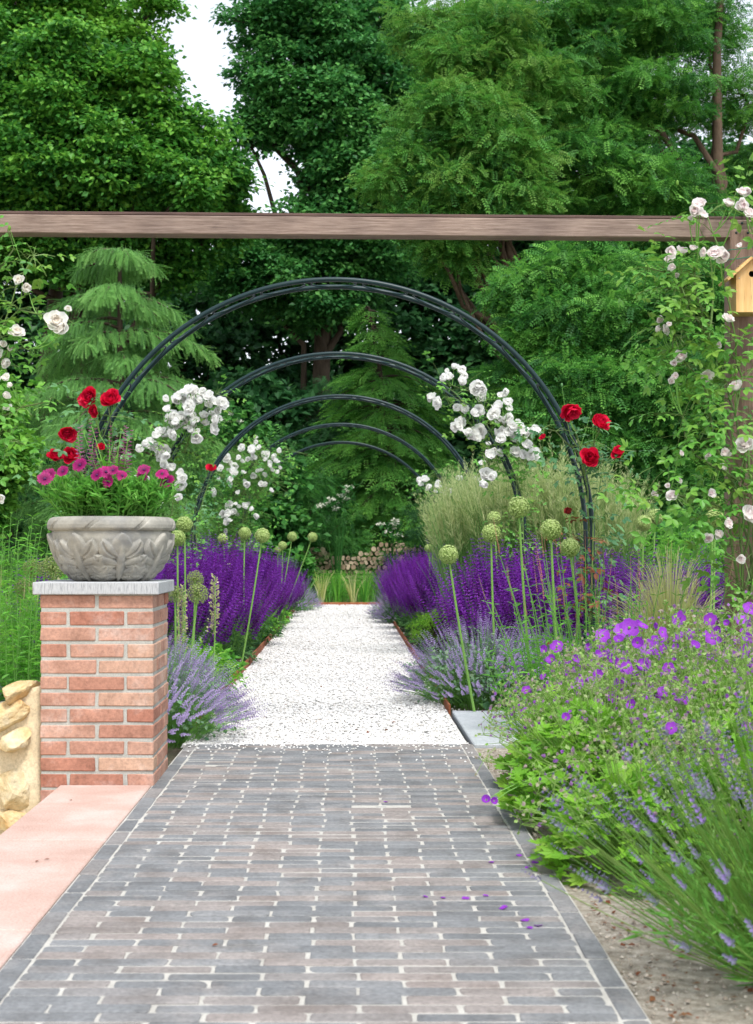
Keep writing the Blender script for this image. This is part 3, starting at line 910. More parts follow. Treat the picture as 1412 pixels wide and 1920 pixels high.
H *= np.clip((1.03 - tq) / .05, 0, 1) * np.clip(tq / .06, 0, 1)
rim = (tt[TI] > sl[11]) & (tt[TI] < sl[16])
gro = np.zeros_like(H)
for j in range(8):
    for o_ in (-.035, .0, .035):
        dth = (TH - (math.radians(-8 - 90) + j * per + o_ + (Zg - .22) * 5) + np.pi) % (2 * np.pi) - np.pi
        gro = np.maximum(gro, np.exp(-(dth * .25 / .0032) ** 2))
H = H - np.where(rim, gro * .005, 0)
nr = np.gradient(Z_, tt); nz = -np.gradient(R_, tt)
X = (Rg + H * nr[TI]) * np.cos(TH); Y = (Rg + H * nr[TI]) * np.sin(TH); Zz = np.maximum(Zg + H * nz[TI], 0.0)
V = np.stack([X, Y, Zz], -1).reshape(-1, 3) + A([UX, UY, UZ])
i = np.arange(NP - 1)[:, None] * NT; j = np.arange(NT)[None]; j2 = (j + 1) % NT
q = np.stack([i + j, i + j2, i + NT + j2, i + NT + j], -1).reshape(-1, 4)
g = G(); g.add(V, [q]); g.build("bowl", M['urn'], root, smooth=True)
g = G()
nr_, na_ = 10, 48
V = [[UX, UY, UZ + .243]]
for a1 in range(1, nr_ + 1):
    for b1 in range(na_):
        r1 = .199 * a1 / nr_; t1 = 2 * np.pi * b1 / na_
        V.append([UX + r1 * math.cos(t1), UY + r1 * math.sin(t1), UZ + .228 + .020 * (1 - (a1 / nr_) ** 2) + rng.normal(0, .003)])
f3 = A([(0, 1 + b1, 1 + (b1 + 1) % na_) for b1 in range(na_)])
f4 = A([(1 + a1 * na_ + b1, 1 + (a1 + 1) * na_ + b1, 1 + (a1 + 1) * na_ + (b1 + 1) % na_, 1 + a1 * na_ + (b1 + 1) % na_) for a1 in range(nr_ - 1) for b1 in range(na_)])
g.add(V, [f3, f4]); g.build("soil", M['soil'], root)

# rubble wall of yellow sandstone that ends against the pillar
def icosphere(sub=3):
    import bmesh
    bm = bmesh.new(); bmesh.ops.create_icosphere(bm, subdivisions=sub, radius=1)
    bm.verts.ensure_lookup_table()
    V = A([v_.co[:] for v_ in bm.verts]); Fc = A([[v_.index for v_ in f_.verts] for f_ in bm.faces]); bm.free()
    return V, Fc
IV, IF = icosphere(4)
def stone(c, h, rot, rng, cuts=22):
    V = IV.copy()
    for _ in range(cuts):                       # chiselled facets
        d = rvec(rng, 1)[0]; k_ = rng.uniform(.42, .78)
        s_ = V @ d
        V = V - np.clip(s_ - k_, 0, None)[:, None] * d
    fr = A([[math.cos(rot), 0, -math.sin(rot)], [0, 1, 0], [math.sin(rot), 0, math.cos(rot)]])
    for f_, am in ((3.1, .03), (9.3, .030), (23.0, .020), (41.0, .010)):
        ph = rng.uniform(0, 6, 3)
        V = V + (np.sin(V[:, [1]] * f_ + ph[0]) * np.sin(V[:, [2]] * f_ * 1.1 + ph[1]) * np.sin(V[:, [0]] * f_ * .9 + ph[2])) * am * nrm(V)
    return (V * A(h) * 1.25) @ fr.T + A(c)
root = empty("rubble_wall", (-2.2, 5.58, LOW), "low wall of rough yellow sandstone rubble in beige mortar left of the pillar", "wall")
rng = np.random.default_rng(21)
g = G()
nx, ny = 60, 24
xs = np.linspace(-3.6, -1.1705, nx)
prof_t = np.interp(xs, [-3.6, -1.9, -1.35, -1.23, -1.17], [.16, .20, .30, .375, .385])
V, fs = [], []
for fy in (5.395, 5.74):
    for iz in range(ny):
        for ix in range(nx):
            zz = LOW - .05 + (prof_t[ix] - LOW + .05) * iz / (ny - 1)
            V.append([xs[ix], fy + (rng.normal(0, .004) - .012 * math.sin(xs[ix] * 9 + zz * 11)) * (1 if fy < 5.5 else 0), zz])
N_ = nx * ny
for s_ in (0, 1):
    for iz in range(ny - 1):
        for ix in range(nx - 1):
            q = [s_ * N_ + iz * nx + ix, s_ * N_ + iz * nx + ix + 1, s_ * N_ + (iz + 1) * nx + ix + 1, s_ * N_ + (iz + 1) * nx + ix]
            fs.append(q if s_ == 0 else q[::-1])
for ix in range(nx - 1):
    t_ = (ny - 1) * nx
    fs.append([t_ + ix, t_ + ix + 1, N_ + t_ + ix + 1, N_ + t_ + ix])
for iz in range(ny - 1):
    fs.append([iz * nx + nx - 1, N_ + iz * nx + nx - 1, N_ + (iz + 1) * nx + nx - 1, (iz + 1) * nx + nx - 1])
g.add(V, [A(fs)]); g.build("mortar", M['beige'], root, smooth=True)
def WX(px): return (px - VX) * 5.37 / F
def WZ(py): return EYE + (VY - py) * 5.37 / F
for (px, py, hx, hz, rot) in ((34, 1300, .10, .050, .55), (14, 1342, .115, .068, .22), (27, 1388, .085, .066, .25), (24, 1478, .105, .100, .05), (16, 1536, .085, .050, .1),
                              (-75, 1375, .10, .07, .1), (-70, 1450, .09, .06, -.2), (-85, 1520, .12, .06, .1), (-190, 1400, .13, .08, .0), (-200, 1490, .12, .09, .2), (-330, 1420, .14, .09, .1), (-340, 1510, .13, .07, 0),
                              (-60, 1318, .10, .05, .15), (-480, 1440, .13, .08, -.1), (-190, 1345, .13, .05, 0)):
    yd = .085 if py > 1320 else .12
    g = G(); g.add(stone((WX(px), 5.405 if py > 1320 else 5.47, WZ(py)), (hx, yd, hz), rot, rng), [IF], rng.uniform())
    g.build("stone", M['sandstone'], root)

# ================================================================== PERGOLA AND BIRD HOUSE
root = empty("wooden_pergola", (1.87, 6.66, 0), "weathered brown timber pergola beam on posts spanning the path", "pergola")
ang = math.atan2(.11, 3.478)
def beam_M(): return Matrix.Translation((-1.603, 6.5, 0)) @ Matrix.Rotation(ang, 4, 'Z')
BM = beam_M()
def boxobj(name, lo, hi, mat_, bev, Mx, par, jit=0):
    """a box that keeps its own object axes for the wood grain"""
    lo, hi = A(lo, float), A(hi, float); c = (lo + hi) / 2
    g_ = G(); g_.box(lo - c, hi - c, .5, 0, bev, jit, np.random.default_rng(2))
    me = g_.build(name, mat_, mesh_only=True)
    o_ = bpy.data.objects.new(name, me); COL.objects.link(o_); o_.parent = par
    ro = Mx @ Matrix.Translation(Vector(c))
    o_.matrix_local = Matrix.Translation(-Vector(par.location)) @ ro
    return o_
boxobj("beam", (-.75, 0, 2.372), (3.60, .09, 2.458), M['beam'], .004, BM, root)
boxobj("capping_board", (-.75, .004, 2.4605), (3.60, .100, 2.474), M['cap'], .002, BM, root)
boxobj("post", (3.402, -.004, -.05), (3.512, .096, 2.412), M['post'], .005, BM, root)
boxobj("post", (-.60, -.004, -.05), (-.50, .096, 2.412), M['post'], .005, BM, root)
for (bx_, bz_) in ((3.43, 2.395), (3.485, 2.395), (3.457, 2.44)):
    c_ = BM @ Vector((bx_, -.004, bz_)); g = G(); g.add(IV * A([.006, .004, .006]) + A(c_[:]), [IF]); g.build("bolt", M['metal'], root, smooth=True)
for (px, py, d, rr) in ((1393, 462, 6.56, .060), (1393, 480, 6.56, .060), (1393, 726, 6.56, .062), (1393, 1005, 6.56, .062)):
    g = G(); c = P(px, py, d) + A([0, .075, 0])
    t_ = np.linspace(0, 2 * np.pi, 28, endpoint=False)
    sq = np.maximum(np.abs(np.cos(t_)), np.abs(np.sin(t_)))
    pts = np.stack([c[0] + rr * np.cos(t_) / sq, c[1] + rr * np.sin(t_) / sq, c[2] + .012 * np.sin(t_ + 1)], 1)
    g.tube(pts, .0022, 5, closed=True)
    g.build("plant_tie", M['tie'], root)

HX, HY0, HY1 = 1.846, 6.42, 6.545
root = empty("bird_house", (HX, 6.48, 1.99), "small pine bird house with a pitched roof hung on the pergola post", "bird house")
w2, zb, ze, za = .072, 1.992, 2.166, 2.232
g = G()
# front: pentagon with a round entrance
def pent(g, y0, y1, hole):
    out_ = [(-w2, zb), (w2, zb), (w2, ze), (0, za), (-w2, ze)]
    if not hole:
        V = [(HX + x_, y_, z_) for y_ in (y0, y1) for x_, z_ in out_]
        g.add(V, [A([[0, 1, 2, 4], [6, 5, 9, 7]]), A([[2, 3, 4], [8, 9, 7][::1]]), A([[0, 5, 6, 1], [1, 6, 7, 2], [2, 7, 8, 3], [3, 8, 9, 4], [4, 9, 5, 0]])]); return
    hz_, hr = 2.166, .0145
    an_ = sorted([2 * math.pi * i_ / 36 + .02 for i_ in range(36)] + [math.atan2(z_ - hz_, x_) % (2 * math.pi) for x_, z_ in out_])
    n_ = len(an_)
    ins = [(hr * math.cos(t_), hz_ + hr * math.sin(t_)) for t_ in an_]
    ou = []
    for (x_, z_) in ins:                                # cast each hole point outwards to the outline
        d = A([x_, z_ - hz_]) / hr; best = 9
        for k_ in range(5):
            p, q_ = A(out_[k_]) - A([0, hz_]), A(out_[(k_ + 1) % 5]) - A([0, hz_])
            e = q_ - p; den = d[0] * e[1] - d[1] * e[0]
            if abs(den) < 1e-9: continue
            t_ = (p[0] * e[1] - p[1] * e[0]) / den; s_ = (p[0] * d[1] - p[1] * d[0]) / den
            if t_ > 0 and -1e-6 <= s_ <= 1 + 1e-6: best = min(best, t_)
        ou.append((d[0] * best, hz_ + d[1] * best))
    V = [(HX + x_, y0, z_) for x_, z_ in ins] + [(HX + x_, y0, z_) for x_, z_ in ou] + [(HX + x_, y1, z_) for x_, z_ in ins] + [(HX + x_, y1, z_) for x_, z_ in ou]
    f_ = []
    for i_ in range(n_):
        j_ = (i_ + 1) % n_
        f_ += [(i_, n_ + i_, n_ + j_, j_), (i_, j_, 2 * n_ + j_, 2 * n_ + i_), (n_ + i_, 3 * n_ + i_, 3 * n_ + j_, n_ + j_)]
    g.add(V, [A(f_)])
pent(g, HY0, HY0 + .014, True); g.build("front_panel", M['pine'], root)
g = G(); pent(g, HY1 - .014, HY1, False); g.build("back_panel", M['pine'], root)
for sg in (-1, 1):
    g = G(); x_ = HX + sg * (w2 - .0075)
    g.box((x_ - .0065, HY0 + .0145, zb + .015), (x_ + .0065, HY1 - .0145, ze - .002), .5, 0, .001); g.build("side_panel", M['pine'], root)
g = G(); g.box((HX - w2 + .002, HY0 + .0145, zb + .001), (HX + w2 - .002, HY1 - .0145, zb + .0145)); g.build("floor_panel", M['pine'], root)
g = G(); g.box((HX - .05, HY0 + .05, 2.10), (HX + .05, HY0 + .052, 2.21)); g.build("hole_shade_board", M['hole'], root)  # added dark board, paints the shade seen through the entrance
sa = math.atan2(za - ze, w2)
for sg in (-1, 1):
    Mx = Matrix.Translation((HX, 0, za + .001)) @ Matrix.Rotation(-sg * -sa if sg < 0 else sa, 4, 'Y')
    lo, hi = ((-.155, HY0 - .028, .0), (-.002, HY1 + .005, .0125)) if sg < 0 else ((.002, HY0 - .028, .0), (.155, HY1 + .005, .0125))
    Mx = Matrix.Translation((HX, 0, za + .002)) @ Matrix.Rotation(sa * sg, 4, 'Y')
    boxobj("roof_board", lo, hi, M['pine'], .002, Mx, root)
g = G(); s_ = IV * .0028
g.add(s_ + A([HX - w2 + .014, HY0 - .001, 2.146]), [IF]); g.build("screw", M['bluestone'], root)

# ================================================================== ROSE ARCHES
ACX, AR, AZ0 = -.08, 1.53, .975
def make_arch(D, label):
    root = empty("rose_arch", (ACX, D, 0), label, "garden arch", "steel rose arches in a row over the path")
    n = 64
    t_ = np.linspace(0, np.pi, n)
    for dy in (0.0, .235):
        pts = np.stack([ACX - AR * np.cos(t_), np.full(n, D + dy), AZ0 + AR * np.sin(t_)], 1)
        lz = np.linspace(-.06, AZ0, 8)[:-1]
        pts = np.concatenate([np.stack([np.full(7, ACX - AR), np.full(7, D + dy), lz], 1), pts, np.stack([np.full(7, ACX + AR), np.full(7, D + dy), lz[::-1]], 1)])
        g = G(); g.tube(pts, .0145, 10); g.build("hoop", M['metal'], root, smooth=True)
    r_ = .104
    nring = 15
    for k in range(nring):                       # round iron rings between the two hoops, in pairs of touching ovals
        a0 = math.radians(9 + 162 * k / (nring - 1))
        c = A([ACX - AR * math.cos(a0), D + .1175, AZ0 + AR * math.sin(a0)])
        tg = A([math.sin(a0), 0, math.cos(a0)]); ay = A([0, 1.0, 0])
        s_ = np.linspace(0, 2 * np.pi, 30, endpoint=False)
        rad = A([-math.cos(a0), 0, math.sin(a0)])
        pts = c + .135 * np.cos(s_)[:, None] * tg + r_ * np.sin(s_)[:, None] * ay - (.135 ** 2 / (2 * AR)) * (np.cos(s_) ** 2)[:, None] * rad
        g = G(); g.tube(pts, .005, 6, closed=True); g.build("ring", M['metal'], root, smooth=True)
    return root
for D, lab in ((8.32, "nearest and largest dark green steel arch, with red roses at its foot"),
               (11.45, "second dark green steel arch, with big white roses climbing on both sides"),
               (14.6, "third dark green steel arch, in the middle of the row of five"),
               (17.9, "fourth dark green steel arch, just in front of the smallest one"),
               (20.9, "smallest and farthest dark green steel arch of the row")):
    make_arch(D, lab)

# ================================================================== FLOWERS
def rose_mesh(name, mats, seed, rings=5, open_=1.0, rn=(.95, .1)):
    """double rose of cupped petals in whorls; radius about 0.5, opening along +Z"""
    rng = np.random.default_rng(seed)
    g = G()
    na, nb = 4, 4
    for k in range(rings):
        f_ = k / max(1, rings - 1)
        npet = 4 + int(1.3 * k)
        L = .24 + .26 * f_; W = .12 + .15 * f_
        t0 = math.radians(84 - 52 * f_ * open_); t1 = math.radians(118 - 78 * f_ * open_)
        for j in range(npet):
            az = 2 * np.pi * j / npet + k * 1.1 + rng.normal(0, .15)
            b = np.linspace(0, 1, nb + 1); a_ = np.linspace(-1, 1, na + 1)
            el = t0 + (t1 - t0) * b + rng.normal(0, .20) + .45 * f_ * np.maximum(b - .6, 0) * rng.uniform(-2.2, .2)
            Lj = rng.uniform(.82, 1.15)
            dr = np.cos(el) * L * Lj / nb; dz = np.sin(el) * L * Lj / nb
            r_ = .02 + .05 * f_ + np.concatenate([[0], np.cumsum(dr[:-1])]); z_ = -.10 + .10 * (1 - f_) + np.concatenate([[0], np.cumsum(dz[:-1])])
            wb = W * np.sin(np.pi * (.18 + .62 * b)) * 1.05
            Bm, Am = np.meshgrid(np.arange(nb + 1), a_, indexing='ij')
            x = Am * wb[Bm]
            cup = .42 * Am ** 2 * W
            rr = r_[Bm] - cup * np.sin(el)[Bm] - .02 * Am ** 2; zz = z_[Bm] + cup * np.cos(el)[Bm] - .05 * Am ** 2 * (Bm == nb) * L + rng.normal(0, .012, Am.shape) + .03 * np.sin(Am * 5 + az * 3) * (Bm / nb) ** 2
            V = np.stack([rr * np.cos(az) - x * np.sin(az), rr * np.sin(az) + x * np.cos(az), zz], -1).reshape(-1, 3)
            i = (np.arange(nb)[:, None] * (na + 1) + np.arange(na)[None]).reshape(-1)
            q = np.stack([i, i + 1, i + na + 2, i + na + 1], 1)
            g.add(V, [q], float(np.clip(rn[0] + (rn[1] - rn[0]) * f_ + rng.normal(0, .06), 0, 1)), 0)
    for j in range(5):                                    # sepals
        az = j * 1.257
        fr = Fr((math.cos(az), math.sin(az), -.25), (0, 0, 1))
        g.scatter(T_LANCE, A([[0, 0, -.10]]), fr[None], .34, .4, 1)
    return g.build(name, mats, smooth=True, mesh_only=True)
def flat_flower(name, mats, npet, w, seed, cup=.15, eye=.2, rn=(.3, .8), dbl=0):
    rng = np.random.default_rng(seed); g = G()
    for lay in range(1 + dbl):
        for j in range(npet):
            az = 2 * np.pi * (j + .5 * lay) / npet + rng.normal(0, .06)
            L = .5 * (1 - .22 * lay) * rng.uniform(.92, 1.05)
            el = cup + .35 * lay
            ys = np.linspace(0, 1, 4); ww = w * .5 * A([.25, .8, 1.0, .55])
            V = []
            for yy_, wy in zip(ys, ww):
                for sx in (-1, 0, 1):
                    V.append((sx * wy, .04 + yy_ * L * math.cos(el), yy_ * L * math.sin(el) - .02 * (1 - abs(sx)) - .05 * yy_ ** 3))
            V = A(V); c_, s_ = math.cos(az), math.sin(az)
            V = np.stack([V[:, 0] * c_ - V[:, 1] * s_, V[:, 0] * s_ + V[:, 1] * c_, V[:, 2] + .03 * lay], 1)
            q = A([(r * 3 + k, r * 3 + k + 1, r * 3 + k + 4, r * 3 + k + 3) for r in range(3) for k in range(2)])
            g.add(V, [q], np.clip(np.repeat(np.linspace(rn[0], rn[1], 3), 2) + rng.normal(0, .08), 0, 1), 0)
    s = IV[:, :] * A([eye * .5, eye * .5, eye * .3])
    g.add(s + A([0, 0, .03]), [IF], .0, 1)
    return g.build(name, mats, smooth=True, mesh_only=True)
IV2, IF2 = icosphere(2)
IV, IF = IV2, IF2
ME_PINK = [rose_mesh("blush_rose_bloom", [M['pinkpetal'], M['roseleaf']], 31, 6, .75, (.95, .12)), rose_mesh("open_blush_rose_bloom", [M['pinkpetal'], M['roseleaf']], 32, 5, 1.0, (.65, .05))]
ME_CREAM = [rose_mesh("cream_rose_bloom", [M['creampetal'], M['roseleaf']], 33, 5, 1.0, (.7, .05)), rose_mesh("closed_cream_rose_bloom", [M['creampetal'], M['roseleaf']], 34, 4, .55, (.5, .1))]
ME_WHITE = [rose_mesh("white_rose_bloom", [M['whitepetal'], M['roseleaf']], 35, 5, .9, (.25, .9)), rose_mesh("round_white_rose_bloom", [M['whitepetal'], M['roseleaf']], 36, 5, .65, (.3, .9))]
ME_WHITE.append(rose_mesh("half_open_white_rose_bloom", [M['whitepetal'], M['roseleaf']], 45, 4, .5, (.3, .9)))
ME_RED = [rose_mesh("red_rose_bloom", [M['redpetal'], M['darkrose']], 37, 6, .8, (.9, .1)), rose_mesh("open_red_rose_bloom", [M['redpetal'], M['darkrose']], 38, 6, 1.0, (.8, .1))]
ME_OLDRED = [rose_mesh("wilted_rose_bloom", [M['oldred'], M['darkrose']], 39, 5, .5, (.9, .1))]
ME_DAISY = [flat_flower("magenta_daisy_bloom", [M['magenta'], M['salvia']], 16, .19, 41, .05, .2, (.35, .7)), flat_flower("dark_daisy_bloom", [M['magenta'], M['salvia']], 16, .19, 42, .25, .2, (.1, .45))]
ME_GER = [flat_flower("violet_geranium_bloom", [M['geranium'], M['gerbud']], 5, .52, 43, .22, .16, (.75, .4)), flat_flower("cupped_geranium_bloom", [M['geranium'], M['gerbud']], 5, .50, 44, .8, .16, (.6, .2))]

def rose_plant(name, label, base, canes, flowers, D, size_mes, lm, seed, leaf=.075, nleaf=900, spread=.16, cat="climbing rose", group=None, tone=.5, buds=0, cane_r=.007, dep=.12, sizek=1.0, dside=0, leafprob=None, clear=()):
    """canes: polylines of world points; flowers: (px, py, diameter in photo px[, D])"""
    rng = np.random.default_rng(seed)
    root = empty(name, base, label, cat, group)
    g = G(); allp, wts = [], []
    for ci, c in enumerate(canes):
        c = A(c, float)
        # resample with a little wander
        sl_ = np.concatenate([[0], np.cumsum(np.linalg.norm(np.diff(c, axis=0), axis=1))])
        m = max(5, int(sl_[-1] / .08))
        s_ = np.linspace(0, sl_[-1], m)
        p = np.stack([np.interp(s_, sl_, c[:, i]) for i in range(3)], 1)
        wob = rng.normal(0, .02, p.shape); wob[0] = 0
        k = np.ones(3) / 3
        for i in range(3): wob[:, i] = np.convolve(wob[:, i], k, 'same')
        p = p + wob
        g.tube(p, np.linspace(cane_r, cane_r * .45, m), 5, rng.uniform(.2, .8))
        allp.append(p); wts.append(np.full(len(p), (leafprob[ci] if leafprob else 1.0)))
    Q = np.concatenate(allp); W_ = np.concatenate(wts); W_ = W_ / W_.sum()
    idx = rng.choice(len(Q), nleaf, p=W_)
    d = rvec(rng, nleaf) * A([1, .9, .8])
    q = Q[idx]; pos = q + d * (spread * rng.uniform(.1, 1, nleaf) ** .7)[:, None]
    keep = np.ones(nleaf, bool)
    for (lo_, hi_, kp) in clear:                     # room kept free around the bird house and the face of the post
        keep &= ~(np.all((pos > A(lo_)) & (pos < A(hi_)), 1) & (rng.uniform(size=nleaf) > kp))
    d, q, pos = d[keep], q[keep], pos[keep]; nleaf = len(pos)
    g.stems(q, (q + pos) / 2 + A([0, 0, .02]), pos, .0022, .0012, 2, 3, .6)
    gl = G()
    ld = nrm(d * A([1, 1, .35]) + rvec(rng, nleaf) * .5 + A([0, 0, -.15]))
    nn = nrm(A([0, -.35, .9]) + d * .2 + rvec(rng, nleaf) * .5)
    tn = np.clip(tone + rng.normal(0, .22, nleaf) + .25 * (rng.uniform(size=nleaf) < .12), 0, 1)
    gl.scatter(T_ROSELEAF, pos, frames(ld, nn), leaf * rng.uniform(.65, 1.25, nleaf), tn)
    for fl in flowers:
        px, py, sz = fl[:3]; dd = (fl[3] if len(fl) > 3 else D + rng.uniform(-dep, dep) - dep * .6)
        c = P(px, py, dd)
        me = size_mes[rng.integers(len(size_mes))]
        ax = nrm(A([rng.normal(dside, .65), -1.0, rng.normal(.45, .5)]))
        place_mesh("flower", me, c, ax, sz * dd / F * 1.18 * sizek * rng.uniform(.85, 1.15), root, rng)
        qi = Q[np.argmin(np.linalg.norm(Q - (c + A([0, .05, -.12])), axis=1))]
        g.stems(qi[None], ((qi + c) / 2 + A([0, .04, -.05]))[None], (c - ax * .02)[None], .003, .002, 4, 4, .6, 1)
    for _ in range(buds):
        qi = Q[rng.integers(len(Q))]; c = qi + rvec(rng, 1)[0] * A([.15, .1, .1]) + A([0, -.05, .12])
        g.stems(qi[None], ((qi + c) / 2)[None], c[None], .002, .0015, 3, 3, .5, 1)
        gl.add(IV2 * A([.007, .007, .013]) + c, [IF2], .9)
    gl.build("foliage", lm, root)
    g.build("canes", [M['cane'], M['stem']], root)
    return root

# ---- climbing blush rose on the right post
DR = 6.45
cn = [[P(1385, 1120, 6.55), P(1372, 900, 6.5), P(1390, 700, 6.52), P(1360, 520, 6.4), P(1330, 400, 6.42)],
      [P(1395, 1125, 6.52), P(1400, 850, 6.42), P(1330, 640, 6.4), P(1270, 520, 6.4), P(1215, 500, 6.35)],
      [P(1385, 1120, 6.5), P(1390, 980, 6.42), P(1330, 940, 6.4), P(1255, 920, 6.4), P(1185, 900, 6.4)],
      [P(1400, 1120, 6.5), P(1400, 950, 6.42), P(1320, 800, 6.4), P(1310, 700, 6.42), P(1260, 650, 6.4), P(1290, 560, 6.4)],
      [P(1392, 900, 6.4), P(1330, 870, 6.4), P(1290, 820, 6.38), P(1285, 780, 6.38)],
      [P(1405, 1120, 6.5), P(1425, 700, 6.5), P(1420, 480, 6.45), P(1395, 395, 6.45), P(1370, 385, 6.45)],
      [P(1400, 1100, 6.48), P(1440, 900, 6.5), P(1450, 640, 6.5), P(1430, 380, 6.5)],
      [P(1330, 620, 6.42), P(1300, 520, 6.4), P(1310, 470, 6.4)], [P(1330, 640, 6.4), P(1340, 560, 6.42), P(1330, 480, 6.44)]]
z5 = lambda L: [(950 + x / 3.056, 330 + y / 3.056, d / 3.056) for x, y, d in L]
z1 = lambda L: [(780 + x / 2.234, 680 + y / 2.234, d / 2.234) for x, y, d in L]
fl = z5([(1105, 165, 80), (1085, 205, 75), (1120, 222, 60), (1050, 245, 30), (1270, 165, 85), (1340, 165, 85), (1345, 100, 70), (1380, 88, 60), (1385, 215, 62), (935, 435, 75), (930, 485, 60), (950, 525, 42),
         (1000, 440, 72), (1070, 420, 55), (1115, 435, 68), (1195, 450, 100), (1235, 455, 70), (1335, 405, 46), (885, 825, 52), (860, 885, 60), (905, 885, 60), (935, 855, 42), (990, 1035, 85), (960, 1075, 42),
         (940, 1175, 46), (970, 1150, 42), (1140, 1145, 78), (1210, 970, 42), (1265, 825, 62), (1315, 1220, 80), (1370, 1545, 92), (1255, 1595, 66), (1145, 1590, 50), (1000, 1590, 30), (975, 570, 30)])
fl += z1([(1300, 675, 46), (1390, 640, 80), (1360, 820, 35), (1225, 740, 50), (1260, 720, 42), (1235, 545, 42), (1075, 560, 46), (995, 555, 40), (1100, 495, 28), (1055, 515, 20), (1215, 385, 42), (1285, 440, 34)])
rose_plant("climbing_rose", "climbing rose with blush pink double blooms on the right pergola post and its bird house", (1.93, 6.55, 0), cn, fl, 6.36, ME_PINK, M['roseleaf'], 51, .105, 1300, .18, buds=14, dep=.06, tone=.55, clear=(((1.62, 5.6, 1.93), (2.1, 6.75, 2.44), 0), ((1.70, 5.6, .5), (2.0, 6.62, 1.98), .22)),
           leafprob=[.8, 1.5, 1.0, 1.6, .9, 1.0, 1.0, 1.9, 1.9])
# ---- climbing cream rose at the left edge
cn = [[(-1.93, 6.55, 0), P(-80, 900, 6.5), P(-30, 700, 6.45), P(25, 560, 6.4), P(70, 480, 6.38)], [(-1.9, 6.5, 0), P(-60, 800, 6.4), P(-10, 640, 6.4), P(40, 580, 6.38), P(105, 590, 6.36)],
      [P(-60, 850, 6.45), P(-10, 800, 6.4), P(30, 770, 6.38), P(95, 752, 6.36)], [P(-70, 760, 6.45), P(-20, 700, 6.4), P(20, 640, 6.4), P(55, 650, 6.38)], [P(-70, 620, 6.45), P(-30, 540, 6.4), P(10, 500, 6.4), P(25, 475, 6.4)],
      [P(-80, 900, 6.45), P(-30, 840, 6.42), P(5, 810, 6.4), P(15, 825, 6.4)]]
z3 = lambda L: [(x / 2.824, 430 + y / 2.824, d / 2.824) for x, y, d in L]
fl = z3([(105, 270, 62), (145, 315, 72), (300, 490, 115), (330, 520, 90), (360, 420, 34), (90, 550, 82), (8, 605, 66), (50, 630, 42), (25, 700, 66), (30, 790, 50), (60, 825, 42), (28, 885, 72), (45, 950, 50), (2, 1420, 52), (-30, 660, 70), (-40, 800, 80)])
rose_plant("climbing_rose", "climbing rose with cream white blooms hanging in at the left edge of the view", (-1.93, 6.55, 0), cn, fl, 6.34, ME_CREAM, M['roseleaf'], 52, .092, 400, .13, buds=8, dep=.05, leafprob=[1, 1, .8, .8, .9, .8])

def jitter(L, D, sz, rng, extra=0, sp=9):
    out_ = [(x, y, sz * rng.uniform(.8, 1.2)) for x, y in L]
    for _ in range(extra):
        x, y = L[rng.integers(len(L))]
        out_.append((x + rng.normal(0, sp), y + rng.normal(0, sp), sz * rng.uniform(.65, 1.05)))
    return out_
rng = np.random.default_rng(61)
def arcpt(D, sgn, py):
    """a point of the arch at distance D at the height of photo row py"""
    z_ = EYE + (VY - py) * D / F
    h_ = np.clip(z_ - AZ0, 0, AR)
    return A([ACX + sgn * math.sqrt(max(AR ** 2 - h_ ** 2, 0)), D + .02, z_])
def arccane(D, sgn, y0, y1, off=0):
    pts = [A([ACX + sgn * (AR + off), D + .05, 0])]
    for py in np.linspace(y0, y1, 7): pts.append(arcpt(D, sgn, py) + A([off * rng.uniform(-1, 1), rng.uniform(-.04, .1), 0]))
    return pts
L = [(950, 880), (1000, 860), (1060, 860), (1100, 890), (1140, 920), (1010, 945), (960, 1000), (930, 1035), (890, 960), (900, 1080), (860, 1080), (820, 1100), (800, 1150), (850, 1190), (880, 1190), (980, 1045), (1020, 1045),
     (1085, 1025), (1120, 980), (1150, 960), (1140, 1015), (1125, 1060), (1040, 1110), (910, 1270), (970, 1320), (955, 1370), (1080, 880), (1030, 890), (970, 900), (935, 905), (1150, 1010), (870, 1170), (760, 1140), (1050, 920), (920, 980), (905, 1000)]
L = [(x / 2.824, 430 + y / 2.824) for x, y in L]
fl = jitter(L, 11.4, 22, rng, 44, 10) + [(715 / 2.824, 430 + 1320 / 2.824, 15), (778 / 2.824, 430 + 1322 / 2.824, 15), (855 / 2.824, 430 + 1470 / 2.824, 22), (845 / 2.824, 430 + 1450 / 2.824, 18)]
rose_plant("climbing_rose", "climbing rose with a big cascade of white blooms on the left of the second arch", (ACX - AR, 11.5, 0), [arccane(11.4, -1, 1000, 760), arccane(11.4, -1, 960, 740, .1), [A([ACX - AR, 11.5, 0]), P(330, 900, 11.4), P(310, 830, 11.35), P(285, 830, 11.3)], [P(345, 850, 11.4), P(370, 780, 11.3), P(400, 790, 11.3)]],
           fl, 11.3, ME_WHITE, M['roseleaf'], 53, .09, 420, .26, buds=10, dep=.10)
L = [(138, 65), (205, 60), (65, 150), (98, 170), (180, 195), (260, 110), (285, 115), (240, 215), (185, 250), (310, 210), (340, 190), (360, 140), (385, 170), (395, 240), (350, 290), (270, 310), (215, 300), (420, 270), (440, 290), (470, 290), (490, 290),
     (240, 300), (365, 300), (400, 270), (185, 35), (250, 95), (265, 140), (470, 340), (440, 390), (490, 380), (290, 470), (320, 480), (305, 390), (375, 260), (330, 220), (260, 200), (360, 325), (425, 300)]
L = [(780 + x / 2.234, 680 + y / 2.234) for x, y in L]
fl = jitter(L, 11.4, 23, rng, 36, 9)
